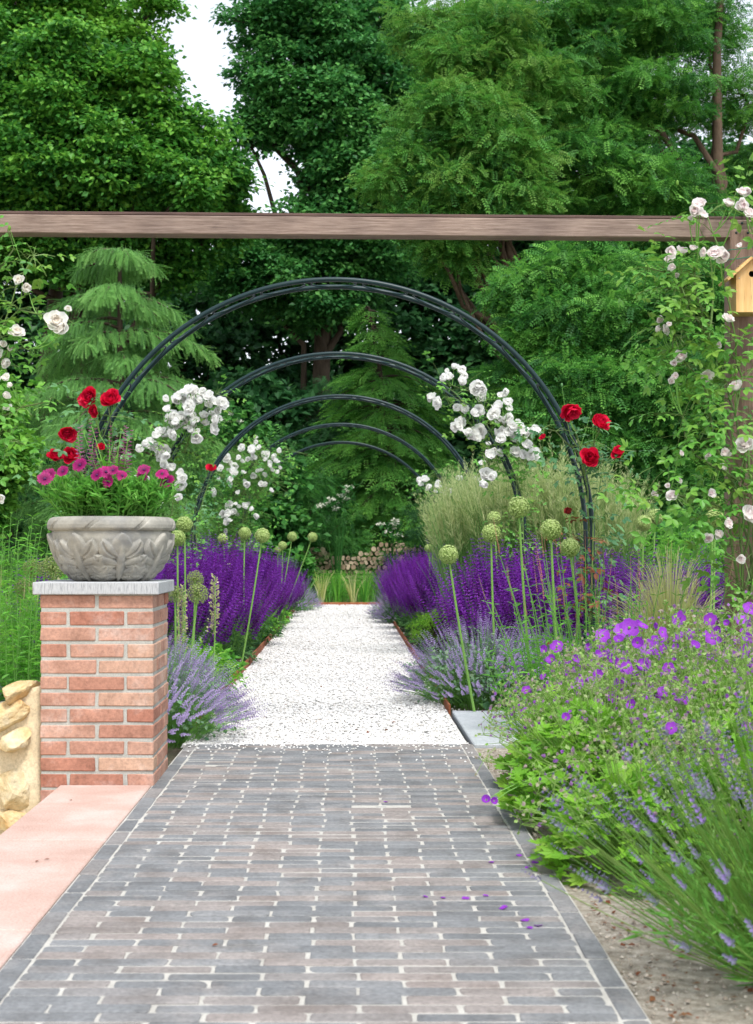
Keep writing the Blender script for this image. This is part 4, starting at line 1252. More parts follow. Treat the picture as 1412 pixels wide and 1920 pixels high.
rose_plant("climbing_rose", "climbing rose with heavy trusses of white blooms on the right of the second arch", (ACX + AR, 11.5, 0), [arccane(11.4, 1, 980, 730), arccane(11.4, 1, 940, 745, .12), [P(985, 860, 11.45), P(950, 800, 11.3), P(880, 730, 11.3), P(830, 715, 11.3)], [P(985, 880, 11.4), P(1000, 830, 11.4), P(930, 770, 11.3)]],
           fl, 11.3, ME_WHITE, M['roseleaf'], 54, .09, 300, .24, buds=8, dep=.10)
L = [(130, 800), (170, 805), (205, 800), (230, 830), (60, 845), (95, 880), (30, 890), (85, 910), (210, 900), (245, 870), (285, 910), (70, 940), (80, 960), (110, 1000), (215, 960), (150, 960), (10, 995), (60, 1080), (90, 1080), (135, 1055), (175, 1070),
     (65, 1130), (55, 1165), (40, 1090), (180, 815), (260, 840), (150, 850), (130, 910)]
L = [(400 + x / 2.353, 500 + y / 2.353) for x, y in L]
fl = jitter(L, 17.6, 14, rng, 42, 9)
rose_plant("climbing_rose", "climbing rose with many small white blooms on the left of the fourth and smallest arches", (ACX - AR, 17.8, 0), [arccane(17.8, -1, 1010, 850), arccane(17.8, -1, 1000, 840, .25), [P(430, 1020, 17.7), P(470, 960, 17.6), P(510, 890, 17.6), P(480, 850, 17.6)], [P(420, 1020, 17.7), P(400, 940, 17.7), P(420, 880, 17.6), P(455, 845, 17.6)], [P(450, 1030, 17.6), P(460, 900, 17.6)]],
           fl, 17.5, ME_WHITE, M['roseleaf'], 55, .10, 900, .42, tone=.35, dep=.2)
L = [(930, 945), (960, 970), (990, 970), (1010, 1000), (1050, 990), (1090, 930), (1190, 915), (1230, 930), (1215, 835), (1030, 1000), (1170, 960)]
L = [(400 + x / 2.353, 500 + y / 2.353) for x, y in L]
rose_plant("climbing_rose", "climbing rose with a few small white blooms on the right of the fourth arch", (ACX + AR, 17.9, 0), [arccane(17.8, 1, 1000, 880), [P(860, 1000, 17.7), P(830, 920, 17.6), P(800, 900, 17.6)], [P(880, 1000, 17.7), P(880, 920, 17.6), P(850, 890, 17.6)]],
           jitter(L, 17.6, 15, rng, 14, 10), 17.5, ME_WHITE, M['roseleaf'], 56, .10, 420, .35, tone=.35, dep=.2)
# ---- red roses at the nearest arch, left and right
rose_plant("rose_bush", "red rose bush climbing the right leg of the nearest arch", (ACX + AR + .05, 8.3, 0), [arccane(8.3, 1, 1060, 790, .03), [A([ACX + AR, 8.3, 0]), P(1110, 960, 8.25), P(1130, 880, 8.25), P(1155, 850, 8.25)], [P(1100, 900, 8.3), P(1090, 830, 8.2), P(1066, 780, 8.2)], [P(1110, 860, 8.25), P(1125, 800, 8.2)], [P(1095, 860, 8.3), P(1050, 810, 8.25), P(1022, 800, 8.25)]],
           [(1068, 769, 31), (1123, 795, 31), (1108, 859, 33), (1159, 850, 24), (1018, 820, 12)], 8.15, ME_RED, M['darkrose'], 57, .10, 150, .15, buds=4, dep=.04, leafprob=[.55, .9, 1.3, 1.3, 1.2])
rose_plant("rose_bush", "wilted dark red rose with rusty leaves low on the right leg of the nearest arch", (ACX + AR - .10, 8.2, 0), [[A([ACX + AR - .1, 8.2, 0]), P(1080, 1060, 8.2), P(1068, 965, 8.15)], [A([ACX + AR - .1, 8.2, 0]), P(1135, 1080, 8.2), P(1130, 1020, 8.15)]], [(1067, 960, 18)], 8.1, ME_OLDRED, M['rusty'], 58, .10, 46, .10)
rose_plant("rose_bush", "red rose bush behind the urn at the left leg of the nearest arch", (ACX - AR + .1, 8.3, 0), [arccane(8.3, -1, 1040, 790, .04), [A([ACX - AR + .1, 8.3, 0]), P(150, 900, 8.25), P(130, 850, 8.2), P(128, 815, 8.2)], [P(190, 900, 8.3), P(185, 800, 8.2), P(170, 750, 8.2)], [P(200, 880, 8.3), P(215, 800, 8.25), P(208, 752, 8.25)], [P(160, 900, 8.25), P(110, 868, 8.2)]],
           [(168, 745, 34), (208, 752, 32), (178, 771, 22), (126, 812, 32), (104, 857, 28), (134, 855, 33), (190, 838, 14), (212, 735, 12)], 8.15, ME_RED, M['darkrose'], 59, .10, 190, .17, buds=4, dep=.03, leafprob=[.8, .8, 1.2, 1.4, .8])
rose_plant("rose_bush", "single red rose on the left leg of the third arch", (ACX - AR - .02, 14.5, 0), [arccane(14.5, -1, 1030, 885, .03), [A([ACX - AR, 14.5, 0]), P(370, 960, 14.4), P(396, 885, 14.4)]], [(396, 878, 18)], 14.4, ME_RED, M['darkrose'], 60, .10, 130, .16)

# ================================================================== PLANTS IN THE URN
rng = np.random.default_rng(71)
def urnpt(px, py, dd=0): return P(px, py, UY + dd)
def daisy_plant(label, cx, cy, r, h, n, flowers, seed):
    rg = np.random.default_rng(seed)
    root = empty("daisy_plant", (cx, cy, UZ + .235), label, "daisy plant", "plants growing in the stone urn")
    a_ = rg.uniform(0, 6.28, n); q = np.sqrt(rg.uniform(0, 1, n))
    p0 = np.stack([cx + np.cos(a_) * q * r * .45, cy + np.sin(a_) * q * r * .45, np.full(n, UZ + .235)], 1)
    p2 = np.stack([cx + np.cos(a_) * q * r, cy + np.sin(a_) * q * r, UZ + .235 + h * (1 - .30 * q ** 2) * rg.uniform(.6, 1.0, n)], 1)
    g = G(); g.stems(p0, (p0 + p2) / 2 + A([0, 0, .03]), p2, .003, .0015, 3, 3, .4)
    gl = G(); per = 15
    t_ = np.tile(np.linspace(.12, 1, per), n)[:, None]
    A0, A2 = np.repeat(p0, per, 0), np.repeat(p2, per, 0)
    pos = A0 + (A2 - A0) * t_ + A([0, 0, .03]) * 2 * t_ * (1 - t_)
    d = rvec(rg, len(pos)); d[:, 2] = np.abs(d[:, 2]) * .8 + .1
    gl.scatter(T_LANCE, pos, frames(d, rvec(rg, len(pos)) * .6 + A([0, 0, 1])), .052 * rg.uniform(.6, 1.2, len(pos)), np.clip(rg.normal(.5, .22, len(pos)), 0, 1))
    for (px, py, dk) in flowers:
        c = P(px, py, cy - r * .55 + rg.uniform(-.03, .03))
        fx = nrm(A([rg.normal(0, .25), -.85, .55 + rg.normal(0, .12)]))
        place_mesh("flower", ME_DAISY[dk], c, fx, rg.uniform(.044, .062), root, rg)
        qi = p2[np.argmin(np.linalg.norm(p2 - c, axis=1))]
        g.stems(qi[None] * .6 + p0.mean(0)[None] * .4, qi[None] * .6 + c[None] * .4, (c - fx * .004)[None], .0022, .0016, 4, 4, .6)
    g.build("stems", M['stem'], root); gl.build("leaves", M['urnleaf'], root)
M['urnleaf'] = leaf_mat("daisy_leaves", [(.045, .14, .02), (.08, .23, .03), (.15, .29, .05)], transl=.35)
daisy_plant("daisy plant with dark purple blooms on the left of the urn", UX - .120, UY - .01, .155, .20, 66, [(92, 890, 1), (118, 884, 1), (150, 872, 1), (84, 898, 1)], 1)
daisy_plant("daisy plant with the brightest magenta blooms at the front of the urn", UX + .015, UY - .06, .145, .19, 66, [(202, 903, 0), (199, 885, 0), (229, 892, 0), (182, 891, 1), (212, 882, 1)], 2)
daisy_plant("daisy plant with magenta blooms on the right of the urn", UX + .120, UY + .0, .15, .20, 66, [(270, 881, 1), (266, 893, 1), (304, 888, 0), (314, 903, 1)], 3)
root = empty("sage_plant", (UX - .01, UY + .06, UZ + .24), "tall sage with thin faded pink spikes in the middle of the urn", "sage plant", "plants growing in the stone urn")
g, gl, gk = G(), G(), G()
for (px, py) in ((170, 788), (145, 803), (154, 800), (176, 812), (183, 805), (204, 800), (214, 818), (228, 800), (233, 803), (241, 808), (178, 835), (208, 838), (222, 840), (160, 845), (192, 862), (236, 838)):
    c = P(px, py, UY + .05 + rng.uniform(-.05, .05)); b0 = A([UX + rng.normal(-.01, .06), UY + .05 + rng.normal(0, .03), UZ + .24])
    ln = .20 if py < 815 else .12
    d = nrm(c - b0 + A([0, 0, .35]))
    g.stems(b0[None], ((b0 + c) / 2)[None], (c - d * .02)[None], .003, .0015, 4, 4, .5)
    gk.scatter(T_PINKSP, (c - A([0, 0, 1]) * ln)[None], Fr((d[0] * .3, d[1] * .3, 1), (1, .2, 0))[None], A([[ln * 1.5, ln, ln * 1.5]]), np.clip(.35 + rng.normal(0, .2), 0, 1))
    for k_ in range(16):
        t_ = rng.uniform(.05, .62); p = b0 + (c - b0) * t_
        dd = rvec(rng, 1)[0]; dd[2] = abs(dd[2])
        gl.scatter(T_LANCE, p[None], Fr(dd, (0, 0, 1))[None], .06 * rng.uniform(.6, 1.2), np.clip(rng.normal(.6, .2), 0, 1))
g.build("stems", M['stem'], root); gl.build("leaves", M['bright'], root); gk.build("flower_spikes", M['pinkspike'], root)

# ================================================================== ALLIUMS
def allium_head(name, m_, seed, open_=False):
    rg = np.random.default_rng(seed); g = G()
    n = 260 if not open_ else 170
    i = np.arange(n) + .5
    ph = np.arccos(1 - 2 * i / n); th_ = np.pi * (1 + 5 ** .5) * i
    d = np.stack([np.cos(th_) * np.sin(ph), np.sin(th_) * np.sin(ph), np.cos(ph)], 1) + rg.normal(0, .05, (n, 3)); d = nrm(d)
    r_ = .5 * rg.uniform(.84, 1.0, n)
    g.stems(np.zeros((n, 3)), d * r_[:, None] * .5, d * r_[:, None], .006, .005, 1, 3, .35)
    for k in range(5):
        aa = frames(d, rvec(rg, n)); side = aa[:, :, 0] * math.cos(k * 1.257) + aa[:, :, 2] * math.sin(k * 1.257)
        g.scatter(T_LEAF, d * r_[:, None] * .95, frames(nrm(side + d * .55), d), .085 if not open_ else .06, np.clip(.55 + .3 * d[:, 2] + rg.normal(0, .2, n), 0, 1))
    if open_:
        for p in d * r_[:, None]: g.add(IV0 * .034 + p, [IF0], np.clip(rg.normal(.5, .25), 0, 1))
    else:
        g.add(IV2 * .36, [IF2], .15)
    return g.build(name, m_, mesh_only=True)
IV0, IF0 = icosphere(1)
ME_AL = allium_head("flower_head", M['allium'], 5); ME_ALS = allium_head("flower_head", M['alliumseed'], 6, True)
AL = [(1033, 993, 37, 6.9, 1060, "green allium globe right of centre, largest before the feathery grass", 0),
      (1068, 1027, 34, 7.4, 1105, "green allium globe lowest and rightmost beside the leg of the nearest arch", 0),
      (973, 951, 38, 7.3, 1005, "green allium globe highest of those before the feathery grass", 0),
      (841, 1040, 34, 7.8, 885, "green allium globe leaning over the lavender blue catmint, above the lime mound", 0),
      (921, 1000, 33, 8.4, 935, "green allium globe on an upright stem directly below a smaller one", 0),
      (926, 972, 25, 10.6, 940, "smaller dim allium globe just above and behind another one at the grass", 0),
      (811, 1007, 17, 14.5, 816, "small far allium globe, highest of three above the right purple sage", 0),
      (826, 1014, 15, 15.5, 828, "small far allium globe, right one of three above the right purple sage", 0),
      (804, 1028, 15, 15.0, 808, "small far allium globe, lowest of three above the right purple sage", 0),
      (1207, 981, 28, 9.6, 1208, "green allium globe in front of the bright green leaves, left of a pair", 0),
      (1229, 969, 28, 9.9, 1226, "green allium globe in front of the bright green leaves, right of a pair", 0),
      (1340, 972, 32, 8.2, 1335, "green allium globe partly hidden behind the blush rose, lower one", 0),
      (1336, 943, 30, 8.9, 1330, "green allium globe partly hidden behind the blush rose, upper one", 0),
      (346, 983, 28, 9.4, 342, "green allium globe beside the urn rim, the taller of two there", 0),
      (333, 1009, 28, 9.0, 338, "green allium globe touching the urn's right side in the photo, lower of two", 0),
      (459, 1000, 22, 11.8, 458, "green allium globe above the left purple sage, left of a matching pair", 0),
      (492, 1004, 26, 10.4, 490, "green allium globe above the left purple sage, right and larger of a pair", 0),
      (418, 1010, 18, 13.5, 430, "small allium globe between the legs of the third and fourth arches", 0),
      (427, 1063, 14, 15.0, 432, "tiny allium globe sunk in the left purple sage", 0),
      (548, 1006, 17, 15.5, 548, "small allium globe in front of the woodpile's left end, left of two", 0),
      (586, 1007, 17, 15.8, 585, "small allium globe in front of the woodpile's left end, right of two", 0),
      (530, 1023, 15, 16.5, 531, "small low allium globe before the woodpile's left end, right of a close pair", 0),
      (521, 1031, 12, 18.0, 522, "smallest low allium globe in front of the woodpile's left end", 0),
      (366, 1086, 30, 7.8, 352, "open green allium seedhead right of the pillar, the upper of two close ones", 1),
      (371, 1113, 36, 7.2, 348, "open green allium seedhead right of the pillar, the largest there", 1),
      (328, 1114, 30, 7.6, 322, "open allium seedhead half hidden by the right edge of the pillar cap", 1),
      (60, 1066, 32, 7.4, 66, "open allium seedhead left of the urn above the cap, left one", 1),
      (98, 1066, 44, 7.0, 100, "wide open allium seedhead directly left of the urn behind the cap", 1),
      (46, 1102, 34, 7.0, 48, "open allium seedhead at the left corner of the pillar cap", 1)]
for (px, py, dm, D, bx, lab, seed) in AL:
    c = P(px, py, D); b0 = A([(bx - VX) * D / F, D + .05, GZ]); r_ = dm * D / F
    if 7.0 < D < 8 and px in (841,): b0 = A([(892 - VX) * D / F, D, GZ])
    if -.77 < b0[0] < .57: b0[0] = -.80 if b0[0] < -.1 else .60
    root = empty("allium", b0, lab, "allium flower", "round allium heads on bare stems")
    g = G(); g.stems(b0[None], (b0 + (c - b0) * .5 + A([.015 * (-1) ** int(px), 0, .02]))[None], c[None], .0085 if D < 9 else .0075, .0055, 8, 7, .75)
    g.build("stem", M['stem'], root, smooth=True)
    o = place_mesh("flower_head", ME_ALS if seed else ME_AL, c, (rng.normal(0, .15), rng.normal(0, .15), 1), r_ * 1.12, root, rng)

# ================================================================== BORDER PLANTS
def pinkcopies(protos, spots, seed, labels, group, smin=.88, smax=1.1):
    rg = np.random.default_rng(seed); out_ = []
    for i, (x, y, s_) in enumerate(spots):
        lab = labels(x, y, i)
        if i < len(protos):
            r = protos[i]; r.location = (x, y, GZ); r.scale = (s_, s_, s_); r["label"] = lab; r["group"] = group
        else:
            r = copy_thing(protos[i % len(protos)], (x, y, GZ), rg.uniform(0, 6.28), s_ * rg.uniform(smin, smax), lab, group)
        out_.append(r)
    return out_

def spike_fan(root, n, r0, r1, h, spl, T, mspike, rg, stem_r=.0022, lean_up=.8, tone=.5, width=1.0, hv=.25, ground=0., mstem=None, low=0.0, droop=0.0, q0=0.0):
    a_ = rg.uniform(0, 6.28, n); q = np.sqrt(rg.uniform(q0, 1, n))
    ca, sa_ = np.cos(a_), np.sin(a_)
    z0 = np.zeros(n)
    hh = h * rg.uniform(1 - hv, 1, n) * (1 - low * q ** 2.5)
    p0 = np.stack([ca * q * r0, sa_ * q * r0, z0], 1)
    p2 = np.stack([ca * q * r1, sa_ * q * r1, hh], 1)
    p1 = p0 * .4 + p2 * .6 - np.stack([ca * q, sa_ * q, z0], 1) * r1 * .12 + A([0, 0, 1]) * (h * .06)
    d = nrm(p2 - p1) ; d = nrm(d + A([0, 0, lean_up]) - A([0, 0, droop]) * (q ** 3)[:, None])
    g = G(); g.stems(p0, p1, p2, stem_r, stem_r * .7, 3, 3, .4); g.build("stems", mstem or M['stem'], root)
    g = G()
    L = spl * rg.uniform(.7, 1.2, n)
    rot = frames(d, np.stack([ca, sa_, z0 + .3], 1) + rvec(rg, n) * .3)
    g.scatter(T, p2 - d * (L * .35)[:, None], rot, np.stack([L * width, L, L * width], 1), np.clip(tone + rg.normal(0, .2, n), 0, 1))
    o = g.build("flower_spikes", mspike, root); o["kind"] = "stuff"
    return p0, p1, p2

def salvia(seed):
    rg = np.random.default_rng(seed)
    root = empty("purple_sage", (0, 0, 0), "x", "sage")
    spike_fan(root, 290, .22, .44, .74, .40, T_SPIKE, M['salvia'], rg, .0022, 1.3, .5, 1.0, .26, low=.48)
    g = G(); n = 46
    d = rvec(rg, n); d[:, 2] = np.abs(d[:, 2])
    C = d * A([.34, .34, .34]) * rg.uniform(.5, 1, (n, 1)) + A([0, 0, .07])
    clump_leaves(g, rg, C, np.full(n, .09), 26, .062, T_LANCE, tone=.45, low=.5)
    g.build("leaves", M['herb'], root)
    return root
SAL = [salvia(s_) for s_ in (1, 2, 3)]
left = [(-1.55, 9.5, .95), (-1.30, 10.3, 1), (-1.75, 10.2, 1), (-2.15, 10.6, 1), (-1.12, 11.1, .98), (-1.62, 11.2, 1.02), (-1.10, 12.1, .98), (-1.55, 12.4, 1), (-2.05, 12.0, 1.02), (-1.08, 13.2, 1), (-1.55, 13.6, 1),
        (-1.05, 14.4, 1), (-1.5, 14.9, 1.05), (-1.05, 15.7, 1), (-1.5, 16.4, 1.08), (-1.02, 17.2, 1), (-1.45, 18, 1.05), (-1.0, 18.7, 1), (-.98, 20, .95), (-1.9, 14.0, 1.1), (-2.0, 16, 1.1)]
right = [(1.30, 9.4, .98), (1.72, 9.4, .98), (1.12, 10.3, 1.0), (1.55, 10.2, 1.02), (1.22, 11.2, 1.0), (1.60, 11.2, 1.02), (1.95, 10.8, 1.0), (.92, 14.9, 1), (1.35, 14.5, 1.04), (.88, 16.0, 1), (1.30, 16.0, 1.05), (.86, 17.2, 1.02), (1.3, 17.5, 1.05), (.84, 18.6, 1), (1.25, 19, 1.05),
         (.95, 20.2, 1), (2.05, 9.7, 1.0), (2.4, 9.9, 1.0), (2.75, 10.2, 1.0), (1.0, 14.0, .95)]
def slab(x, y, i):
    if x < 0: return "dense purple sage clump in the bed left of the gravel path"
    return "dense purple sage clump right of the nearest arch's right leg" if x > 1.9 and y < 10.5 else "dense purple sage clump in the bed right of the gravel path"
pinkcopies(SAL, left + right, 81, slab, "purple sage clumps lining the gravel path")

def catmint(seed, n=760):
    rg = np.random.default_rng(seed)
    root = empty("catmint", (0, 0, 0), "x", "catmint")
    spike_fan(root, n, .24, .48, .48, .115, T_CATSP, M['catmint'], rg, .0014, .6, .5, 1.25, .5, low=.70, droop=.5)
    g = G(); k = 85
    d = rvec(rg, k); d[:, 2] = np.abs(d[:, 2])
    C = d * A([.42, .42, .36]) * rg.uniform(.5, 1, (k, 1)) + A([0, 0, .03])
    clump_leaves(g, rg, C, np.full(k, .085), 26, .026, T_LEAF, tone=.5, low=.6)
    g.build("leaves", M['greygreen'], root)
    return root
CM = [catmint(4), catmint(5)]
cml = {0: "lavender blue catmint mound spilling over the gravel beside the brick pillar", 1: "big lavender blue catmint mound spilling over the gravel above the grey stone slab",
       2: "grey green catmint mound close behind the brick pillar", 3: "lavender blue catmint behind the big mound on the right, under the leaning alliums", 4: "small far catmint tuft at the end of the left purple sage",
       5: "far catmint tuft under the front end of the right purple sage", 6: "catmint with pale blooms at the left edge behind the rubble wall", 7: "low far catmint tuft next to the rusted edging on the right"}
pinkcopies(CM, [(-.97, 6.78, 1.08), (.80, 8.40, 1.08), (-1.10, 7.6, 1.0), (1.22, 8.6, 1.0), (-.80, 20.9, .9), (.72, 18.4, .95), (-1.72, 6.15, .8), (.70, 17.4, .8)], 82, lambda x, y, i: cml[i], "catmint mounds along the path", 1, 1)

# lime green mound, bright leafy plants, yellow-green ground cover
shrub("lime_herb", "lime green fine leaved mound on the right bed between purple sage and catmint", (.84, 12.5, GZ), .32, .36, .42, 66, 60, .075, .03, T_LANCE, M['lime'], 91, "herb", z0=.2)
shrub("lime_herb", "yellow green leafy ground cover in front of the left purple sage", (-1.15, 9.0, GZ), .45, .6, .30, 70, 40, .09, .055, T_LANCE, M['lime'], 92, "herb", tone=.35)
shrub("green_herb", "mid green leafy ground cover at the rusted edging beside the left purple sage", (-1.2, 10.0, GZ), .42, .6, .30, 60, 40, .09, .05, T_LEAF, M['bright'], 93, "herb", tone=.4)
shrub("lime_herb", "small lime green bush behind the left purple sage at the third arch", (-1.72, 14.6, GZ), .28, .3, 1.05, 40, 46, .11, .05, T_LANCE, M['lime'], 94, "herb", tone=.3)
shrub("green_herb", "low green strip of herbs between the left purple sage and the rusted edging", (-.86, 16.0, GZ), .14, 2.6, .22, 90, 30, .07, .04, T_LEAF, M['bright'], 95, "herb", tone=.5)
shrub("green_herb", "dark leafy base plants in front of the right purple sage", (.90, 16.6, GZ), .28, 1.8, .30, 70, 36, .08, .05, T_LANCE, M['herb'], 96, "herb")

leafy_stalks("leafy_perennial", "tall bright green leafy perennial at the left edge behind the pillar", (-2.15, 7.9, GZ), .62, .5, 1.15, 110, .10, M['bright'], 101, per=13, lean=.15, hvar=.3)
leafy_stalks("leafy_perennial", "bright green leafy perennial between the urn and the left edge, lower than the one behind", (-1.75, 7.1, GZ), .35, .3, .95, 55, .085, M['bright'], 108, per=12, lean=.18, hvar=.3)
def seedtips(m_, ln):
    def f(root, p2, d, rg):
        g = G(); n = len(p2); k = rg.uniform(size=n) < .45
        dd = nrm(d + A([0, 0, .6]))
        g.scatter(T_STRAW, p2[k] - dd[k] * .02, frames(dd, rvec(rg, n))[k], A([.8, 1, .8]) * (ln * rg.uniform(.6, 1.2, n))[k][:, None], rg.uniform(0, 1, n)[k])
        g.build("seed_spikes", m_, root)
    return f
leafy_stalks("leafy_perennial", "bright green narrow leaved stalks with straw seed spikes left of the brick pillar", (-1.66, 6.35, GZ), .36, .35, .80, 90, .075, M['bright'], 102, per=14, lean=.12, tip=seedtips(M['straw'], .10))
leafy_stalks("leafy_perennial", "bright green leafy perennial behind the purple sage on the right", (2.75, 12.2, GZ), .85, .6, 1.22, 120, .12, M['bright'], 103, per=12, lean=.1)
leafy_stalks("leafy_perennial", "bright green leafy perennial farther right near the pergola post", (3.6, 12.6, GZ), .7, .6, 1.15, 80, .12, M['bright'], 109, per=12, lean=.1)
leafy_stalks("leafy_perennial", "mid green perennial bed closing the far end of the gravel path", (-.05, 25.0, GZ), .95, 1.0, .56, 190, .10, M['bright'], 104, per=10, lean=.05, tone=.3)
def budtips(root, p2, d, rg):
    g = G(); n = len(p2)
    dd = nrm(d + A([0, 0, .8]))
    k = rg.uniform(size=n) < .75
    g.scatter(T_STRAW, p2[k], frames(dd, rvec(rg, n))[k], A([.42, 1, .42]) * (.16 * rg.uniform(.5, 1.3, n))[k][:, None], rg.uniform(.2, 1, n)[k])
    g.build("bud_spikes", M['budpink'], root)
leafy_stalks("gaura", "airy green stalks tipped with pinkish buds in front of the nearest arch's right leg", (1.22, 7.0, GZ), .34, .25, .92, 34, .07, M['bright'], 105, "perennial", per=9, lean=.28, tip=budtips, hvar=.35)
leafy_stalks("gaura", "airy green stalks tipped with pinkish buds between the gaura and the pale feather grass", (1.40, 6.7, GZ), .30, .25, .80, 22, .07, M['bright'], 110, "perennial", per=9, lean=.25, tip=budtips, hvar=.35)
leafy_stalks("leafy_perennial", "green broad leaved plant between the big catmint and the geraniums", (1.05, 6.9, GZ), .26, .26, .50, 44, .085, M['bright'], 106, per=9, lean=.35, tone=.35)
leafy_stalks("leafy_perennial", "low green foliage under the pergola post behind the geraniums", (1.62, 6.55, GZ), .40, .18, .52, 70, .09, M['bright'], 107, per=9, lean=.3, tone=.4)

# foxtail seed spikes right of the pillar and left of it
for (px, py, D, ln, bx, lab) in ((343, 1098, 8.2, .40, 336, "straw coloured foxtail seed spike right of the brick pillar, left one"), (403, 1080, 8.6, .36, 396, "straw coloured foxtail seed spike right of the brick pillar, right and taller one"), (112, 1092, 6.9, .16, 104, "small straw seed spike between the urn and the left alliums")):
    c = P(px, py, D); b0 = A([(bx - VX) * D / F, D, GZ])
    root = empty("foxtail_lily", b0, lab, "seed spike", "foxtail seed spikes")
    g = G(); g.stems(b0[None], ((b0 + c) / 2 + A([.02, 0, 0]))[None], c[None], .007, .003, 8, 6, .8); g.build("stem", M['stem'], root, smooth=True)
    d = nrm(c - b0); g = G()
    rg = np.random.default_rng(int(px))
    n = int(150 * ln / .4); t_ = rg.uniform(0, 1, n) ** .9
    pos = c - d * ((1 - t_) * ln)[:, None]
    dr = nrm(rvec(rg, n) * A([1, 1, .3]) + A([0, 0, .45]))
    g.stems(pos, pos + dr * .012, pos + dr * (.030 * (1.25 - .7 * t_))[:, None], .0011, .0009, 2, 3, .6)
    tips = pos + dr * (.030 * (1.25 - .7 * t_))[:, None]
    g.scatter(T_LEAF, tips - dr * .004, frames(dr, rvec(rg, n)), .017, rg.uniform(0, 1, n))
    g.scatter(T_LEAF, tips - dr * .004, frames(dr + rvec(rg, n) * .4, rvec(rg, n)), .015, rg.uniform(0, 1, n))
    g.build("seed_head", M['straw'], root)

# ornamental grasses
def reed_clump(seed, h=1.55, n=520, npl=170):
    rg = np.random.default_rng(seed)
    root = empty("feather_reed_grass", (0, 0, 0), "x", "ornamental grass")
    a_ = rg.uniform(0, 6.28, n); q = rg.uniform(0, 1, n) ** .6
    o_ = np.stack([np.cos(a_) * q, np.sin(a_) * q, np.zeros(n)], 1)
    hh = h * rg.uniform(.45, .82, n)
    p0 = o_ * .16; p2 = o_ * (.22 + .26 * rg.uniform(.3, 1, n))[:, None] + A([0, 0, 1]) * hh[:, None]; p1 = p0 * .6 + o_ * .08 + A([0, 0, .62]) * hh[:, None]
    g = G(); g.stems(p0, p1, p2, .0042, .001, 4, 3, np.clip(rg.normal(.45, .22, n), 0, 1), flat=True); g.build("blades", M['reed'], root)
    a_ = rg.uniform(0, 6.28, npl); q = rg.uniform(0, 1, npl) ** .6
    o_ = np.stack([np.cos(a_) * q, np.sin(a_) * q, np.zeros(npl)], 1)
    hh = h * rg.uniform(.80, 1.02, npl) * (1 - .16 * q)
    p0 = o_ * .14; p2 = o_ * .42 + A([0, 0, 1]) * hh[:, None]; p1 = p0 + o_ * .06 + A([0, 0, .6]) * hh[:, None]
    g = G(); g.stems(p0, p1, p2, .0019, .0012, 4, 3, .6); g.build("stalks", M['reed'], root)
    d = nrm(p2 - p1); L = .40 * rg.uniform(.7, 1.2, npl)
    g = G()
    m_ = 46
    t_ = rg.uniform(0, 1, (npl, m_)); 
    ax = np.repeat(d, m_, 0); bs = np.repeat(p2, m_, 0) - ax * ((1 - t_.ravel()) * np.repeat(L, m_))[:, None] + ax * .05
    dr = nrm(ax * .85 + rvec(rg, npl * m_) * .6)
    ln = (.075 * (1.15 - .8 * t_.ravel())) * rg.uniform(.6, 1.2, npl * m_)
    g.scatter(T_NEEDLE, bs, frames(dr, rvec(rg, npl * m_)), np.stack([ln * .9, ln, ln], 1), np.clip(rg.normal(.5, .2, npl * m_) + np.repeat(rg.normal(0, .12, npl), m_), 0, 1))
    o = g.build("plumes", M['plume'], root); o["kind"] = "stuff"
    return root
RG = [reed_clump(7), reed_clump(8)]
rgl = ["feather reed grass clump with pale plumes, leftmost beside the right purple sage", "feather reed grass clump with pale plumes, below the big white rose trusses", "feather reed grass clump with pale plumes, directly behind the nearest arch's right leg", "feather reed grass clump with pale plumes, leaning out right of the nearest arch's leg",
       "feather reed grass clump with pale plumes, at the back of the row near the third arch"]
pinkcopies(RG, [(1.06, 12.6, 1.10), (1.42, 12.3, 1.20), (1.80, 12.0, 1.22), (2.14, 11.8, 1.12), (1.25, 13.3, 1.18)], 83, lambda x, y, i: rgl[i], "feather reed grass clumps", 1, 1)

rng = np.random.default_rng(111)
root = empty("feather_grass", (1.62, 7.05, GZ), "pale yellow fine hair grass tuft left of the pergola post", "ornamental grass")
n = 1500
a_ = rng.uniform(0, 6.28, n); q = rng.uniform(0, 1, n) ** .5
o_ = np.stack([np.cos(a_) * q, np.sin(a_) * q, np.zeros(n)], 1); b0 = A([1.62, 7.05, GZ])
p0 = b0 + o_ * .08; hh = .95 * rng.uniform(.6, 1.05, n) * (1 - .45 * q ** 2)
p2 = b0 + o_ * (.44 * rng.uniform(.5, 1.1, n))[:, None] + A([0, 0, 1]) * hh[:, None]; p1 = b0 + o_ * .14 + A([0, 0, .95]) * hh[:, None]
g = G(); g.stems(p0, p1, p2, .0022, .0010, 5, 3, np.clip(rng.normal(.5, .25, n), 0, 1), flat=True); g.build("blades", M['stipa'], root)

